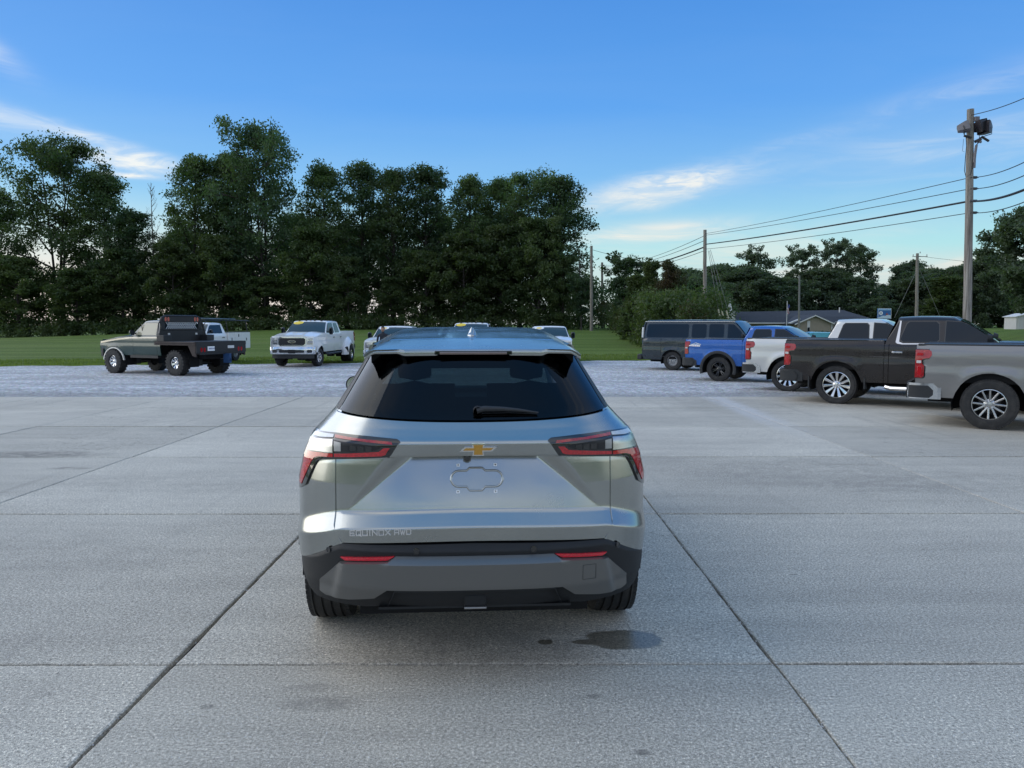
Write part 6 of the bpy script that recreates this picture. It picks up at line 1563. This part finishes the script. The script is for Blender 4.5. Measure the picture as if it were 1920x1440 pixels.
# ------------------------------------------------------------------ building, steeple, flag, sign, shed
def building():
    Y = 118; x0 = PX(1366, 600, Y=Y).x; x1 = PX(1650, 600, Y=Y).x; g = -.42
    root = thing('church_building', 'long low building with dark hip roof and tan gabled porch behind the parked pickups', 'building', ((x0 + x1) / 2, Y, g)); W_ = (x1 - x0) / 2
    ez = 2.45; rz_ = PX(1500, 583, Y=Y + 5).z - g
    m = MB(); m.box((0, 5, ez / 2), (2 * W_ - 1, 9.5, ez)); m.build('wall', M['siding'], root)
    m = MB(); e = .6; q = 3.6
    m.v = [(-W_ - e, -e, ez - .1), (W_ + e, -e, ez - .1), (W_ + e, 10.5, ez - .1), (-W_ - e, 10.5, ez - .1), (-W_ - e, 5, rz_ - .2), (W_ - q, 5, rz_ + .15)]
    m.f = [(0, 1, 5, 4), (1, 2, 5), (2, 3, 4, 5), (3, 0, 4)]; rf = m.build('roof', M['shingle'], root, smooth=False)
    for k in range(9):
        m = MB(); z = ez + (rz_ - ez) * (k + .6) / 9.3; yy = -e + 5.6 * (k + .6) / 9.3; m.box((-1.2, yy, z + .02), (2 * W_ - 1.5 - k * .3, .05, .02)); m.build('shingle_course', M['shingle'], rf)
    m = MB(); m.box((0, -e, ez - .13), (2 * W_ + 2 * e, .06, .16)); m.build('fascia', M['whitetrim'], root)
    gx = PX(1527, 600, Y=Y - 5).x - (x0 + x1) / 2; gw = 2.6
    # porch: gable wing
    m = MB(); pk = PX(1527, 590, Y=Y - 5).z - g - .1
    m.prism([(gx - gw, -.5), (gx + gw, -.5), (gx + gw, ez - .15), (gx, pk - .15), (gx - gw, ez - .15)], lambda p: (p[0], -5, p[1]), lambda p: (p[0], 1, p[1])); m.build('porch_wall', M['siding'], root, smooth=False)
    m = MB()
    for sg in (-1, 1):
        m.prism([(gx, pk), (gx + sg * (gw + .45), ez - .32), (gx + sg * (gw + .45), ez - .22), (gx, pk + .1)], lambda p: (p[0], -5.4, p[1]), lambda p: (p[0], 4, p[1]))
    m.build('porch_roof', M['shingle'], root, smooth=False)
    for sg in (-1, 1):
        m = MB(); m.prism([(gx, pk - .12), (gx + sg * (gw + .45), ez - .44), (gx + sg * (gw + .45), ez - .26), (gx, pk + .06)], lambda p: (p[0], -5.46, p[1]), lambda p: (p[0], -5.38, p[1])); m.build('barge_board', M['whitetrim'], root, smooth=False)
    m = MB(); m.box((gx - .85, -5.04, 1.9), (.42, .06, 1.5)); wn = m.build('window', M['whitetrim'], root); m = MB(); m.box((gx - .85, -5.08, 1.30), (.34, .04, .75)); m.build('pane', M['glass'], wn)
    m = MB(); m.box((gx + gw + .02, -5.03, 1.1), (.14, .08, 2.3)); m.build('corner_board', M['whitetrim'], root)
    # white V of a second canopy
    m = MB(); bx = PX(1478, 604, Y=Y - 5).x - (x0 + x1) / 2
    m.prism([(bx, ez - .15), (bx + 1.7, ez + .55), (bx + 1.7, ez + .40), (bx + .3, ez - .22)], lambda p: (p[0], -5.2, p[1]), lambda p: (p[0], -4.6, p[1])); m.build('canopy_edge', M['whitetrim'], root, smooth=False)
    vx = PX(1574, 580, Y=Y + 4).x - (x0 + x1) / 2; m = MB(); m.tube([(vx, 4, rz_ - .3), (vx, 4, rz_ + .55)], .09, 8); m.build('roof_vent', M['whitetrim'], root)
    # two dark clipped bushes by the porch
    for i, (px, w_) in enumerate(((1527, 1.0), (1540, .9))):
        P = PX(px, 630, Y=Y - 8); rng = np.random.default_rng(40 + i); rad = []; c = []
        for k in range(16): c.append((rng.uniform(-w_, w_), rng.uniform(-.4, .4), rng.uniform(.15, .75))); rad.append(.45)
        v, q = leaves_np(np.array(c), 60, np.array(rad), .10, rng); o = link('clipped_bush', mesh_np('clipped_bush', v, q, M['leaf_dark'])); o.location = (P.x, Y - 8, PX(px, 627, Y=Y - 8).z - .45)
        tag(o, ['left', 'right'][i] + ' of two dark clipped bushes before the tan porch', 'bush')
building()
P = PX(1368, 585, Y=112); st = thing('steeple', 'small white pointed steeple left of the long dark roof', 'steeple', (P.x, 112, P.z - 3))
m = MB(); m.box((0, 0, 1.6), (1.3, 1.3, 3.0)); m.build('base', M['whitetrim'], st); m = MB(); m.box((0, 0, 3.08), (1.5, 1.5, .10)); m.build('cornice', M['whitetrim'], st)
m = MB(); s_ = .40; hh = PX(1366, 557, Y=112).z - P.z
m.v = [(s_ * math.cos(R(45 * k)), s_ * math.sin(R(45 * k)), 3.1) for k in range(8)] + [(0, 0, 3 + hh)]; m.f = [(k, (k + 1) % 8, 8) for k in range(8)]; m.build('spire', M['whitetrim'], st, smooth=False)
P = PX(1475, 605, Y=100); fp = thing('flagpole', 'white flagpole with a limp flag in front of the long dark roof', 'flagpole', (P.x, 100, gz(P.x, 100)))
zt = PX(1475, 566, Y=100).z - gz(P.x, 100); m = MB(); m.tube([(0, 0, 0), (0, 0, zt)], .045, 8); m.lathe([(.001, 0), (.08, .05), (.001, .12)], 8, 'z', c=(0, 0, zt)); m.build('pole', M['whitetrim'], fp)
m = MB(); m.grid(lambda u, v: (.05 + .30 * u * (1 - .3 * v) + .05 * math.sin(v * 9), .10 * math.sin(u * 7 + v * 3), zt - .35 - 1.25 * v), lin(0, 1, 9), lin(0, 1, 13)); 
fm, t, b = newmat('flag cloth'); tc = t.add('ShaderNodeTexCoord').outputs['Object']; sp = t.add('ShaderNodeSeparateXYZ'); t.put(sp.inputs[0], tc)
stripe = t.m('GREATER_THAN', t.m('SINE', t.m('MULTIPLY', t.m('ADD', sp.outputs[0], t.m('MULTIPLY', sp.outputs[2], .2)), 60)), 0); c = t.mix(stripe, (.55, .55, .56), (.40, .06, .07)); c = t.mix(t.m('GREATER_THAN', sp.outputs[2], zt - .85), c, (.06, .08, .25)); t.put(b.inputs['Base Color'], c)
m.build('flag', fm, fp)
# blue roadside sign
P = PX(1658, 588, Y=98); sg_ = thing('roadside_sign', 'blue picture sign with a white disc, above the roof of the silver pickup', 'sign', (P.x, 98, gz(P.x, 98)), R(8)); zc = P.z - gz(P.x, 98)
m = MB(); m.box((0, 0, zc), (1.86, .14, 1.34)); bd = m.build('board', simple('sign blue', (.02, .13, .36), .4), sg_)
for nm, c, d in (('top_band', (0, -.08, zc + .52), (1.72, .02, .20)),): m = MB(); m.box(c, d); m.build(nm, simple('sign light blue', (.30, .50, .72), .4), bd)
m = MB()
for x, z, w_, h_ in ((0, .65, 1.86, .05), (-.905, 0, .05, 1.34), (.905, 0, .05, 1.34)): m.box((x, -.075, zc + z), (w_, .02, h_))
m.build('frame', M['whitetrim'], bd)
m = MB(); m.poly([(-.52 + .27 * math.cos(a), zc + .06 + .25 * math.sin(a)) for a in lin(0, 6.02, 24)], lambda x, z, off=0: (x, -.075 - off, z), res=.3, off=.008); m.build('disc', M['white_decal'], bd)
m = MB(); m.box((-.52, -.088, zc + .06), (.10, .01, .26)); m.build('disc_mark', simple('sign slate', (.08, .10, .25), .5), bd)
m = MB(); m.prism([(-.86, -.62), (.86, -.62), (.86, -.22), (.45, -.14), (.10, -.30), (-.25, -.26), (-.86, -.50)], lambda p: (p[0], -.074, zc + p[1]), lambda p: (p[0], -.086, zc + p[1])); m.build('picture_foreground', simple('sign pale', (.55, .66, .74), .5), bd)
m = MB(); m.prism([(.12, -.20), (.52, -.18), (.42, .02), (.30, .14), (.22, .02)], lambda p: (p[0], -.086, zc + p[1]), lambda p: (p[0], -.094, zc + p[1])); m.build('picture_figure', simple('sign red', (.28, .08, .09), .5), bd)
for x in (-.7, .7): m = MB(); m.tube([(x, .12, 0), (x, .12, zc + .6)], .06, 8); m.build('post', M['lampgrey'], sg_)
# white shed at the right edge
P = PX(1907, 617, Y=104); sh = thing('garden_shed', 'white shed with a low gable at the right edge under the big tree', 'shed', (P.x + .6, 104, P.z - .1), R(-6)); w_ = 1.5
m = MB(); m.prism([(-w_, 0), (w_, 0), (w_, 1.75), (0, 2.15), (-w_, 1.75)], lambda p: (p[0], -1.5, p[1]), lambda p: (p[0], 1.5, p[1])); m.build('wall', M['shed'], sh, smooth=False)
for sg in (-1, 1): m = MB(); m.prism([(0, 2.16), (sg * (w_ + .2), 1.72), (sg * (w_ + .2), 1.80), (0, 2.26)], lambda p: (p[0], -1.7, p[1]), lambda p: (p[0], 1.7, p[1])); m.build('roof', M['whitetrim'], sh, smooth=False)
for x in (-1.2, -.45, .30, 1.0): m = MB(); m.box((x, -1.53, .9), (.07, .05, 1.75)); m.build('batten', M['whitetrim'], sh)
m = MB(); m.box((-.05, -1.53, .18), (.75, .04, .30)); m.build('opening', M['void'], sh)

# ------------------------------------------------------------------ person walking beyond the crossover
def person():
    P = PX(719, 700, Y=31.0); g = gz(P.x, 31)
    root = thing('person', 'person with short dark hair in a dark top, only the head above the silver roof', 'person', (P.x, 31, g), R(10))
    V = [(0, 0, .93), (0, 0, 1.10), (0, .01, 1.28), (0, .01, 1.42), (0, 0, 1.50), (0, -.01, 1.58), (-.10, 0, .88), (-.11, .10, .48), (-.11, .02, .09), (-.11, -.10, .05), (.10, 0, .88), (.11, -.10, .48), (.11, .04, .09), (.11, -.08, .05),
         (-.19, 0, 1.40), (-.23, .03, 1.15), (-.22, -.06, .92), (-.22, -.10, .84), (.19, 0, 1.40), (.23, -.03, 1.15), (.24, -.10, .92), (.24, -.13, .84)]
    E_ = [(0, 1), (1, 2), (2, 3), (3, 4), (4, 5), (0, 6), (6, 7), (7, 8), (8, 9), (0, 10), (10, 11), (11, 12), (12, 13), (3, 14), (14, 15), (15, 16), (16, 17), (3, 18), (18, 19), (19, 20), (20, 21)]
    Rd = [.15, .135, .16, .13, .055, .05, .10, .065, .045, .04, .10, .065, .045, .04, .06, .042, .032, .035, .06, .042, .032, .035]
    me = bpy.data.meshes.new('body'); me.from_pydata(V, E_, []); o = link('body', me, root); o.modifiers.new('skin', 'SKIN')
    for i, sv in enumerate(me.skin_vertices[0].data): sv.radius = (Rd[i], Rd[i] * (.75 if i < 4 else 1)); sv.use_root = i == 0
    s = o.modifiers.new('sub', 'SUBSURF'); s.levels = 2; s.render_levels = 2; me.materials.append(simple('dark clothing', (.02, .022, .03), .85))
    skin = simple('skin', (.36, .20, .13), .55)
    m = MB(); m.grid(lambda a, k: (.073 * math.cos(a) * math.sin(k) * (1 + .1 * math.cos(k)), (.095 * math.sin(a) * math.sin(k)) - .015 - (.02 * math.exp(-((k - 1.75) / .2) ** 2) * (1 if math.sin(a) < -.9 else 0)), 1.655 + .118 * math.cos(k)), lin(0, 2 * math.pi, 25), lin(.02, math.pi - .02, 17)); 
    for sx in (-1, 1): m.box((sx * .076, 0, 1.65), (.015, .03, .055))
    m.build('head', skin, root)
    m = MB(); m.grid(lambda a, k: (.080 * math.cos(a) * math.sin(k), .100 * math.sin(a) * math.sin(k) - .008, 1.668 + .120 * math.cos(k)), lin(0, 2 * math.pi, 25), lin(.02, 1.15, 8)); m.grid(lambda a, k: (.080 * math.cos(a) * math.sin(k), .100 * math.sin(a) * math.sin(k) - .004, 1.668 + .120 * math.cos(k)), lin(R(10), R(170), 13), lin(1.1, 2.0, 6)); m.build('hair', simple('dark hair', (.012, .009, .008), .7), root)
    for sx in (-1, 1): m = MB(); m.box((sx * .03, -.108, 1.668), (.022, .01, .010)); m.build('eye', M['void'], root)
    m = MB(); m.box((0, -.105, 1.60), (.045, .01, .010)); m.build('mouth', simple('lips', (.25, .10, .08), .6), root)
person()
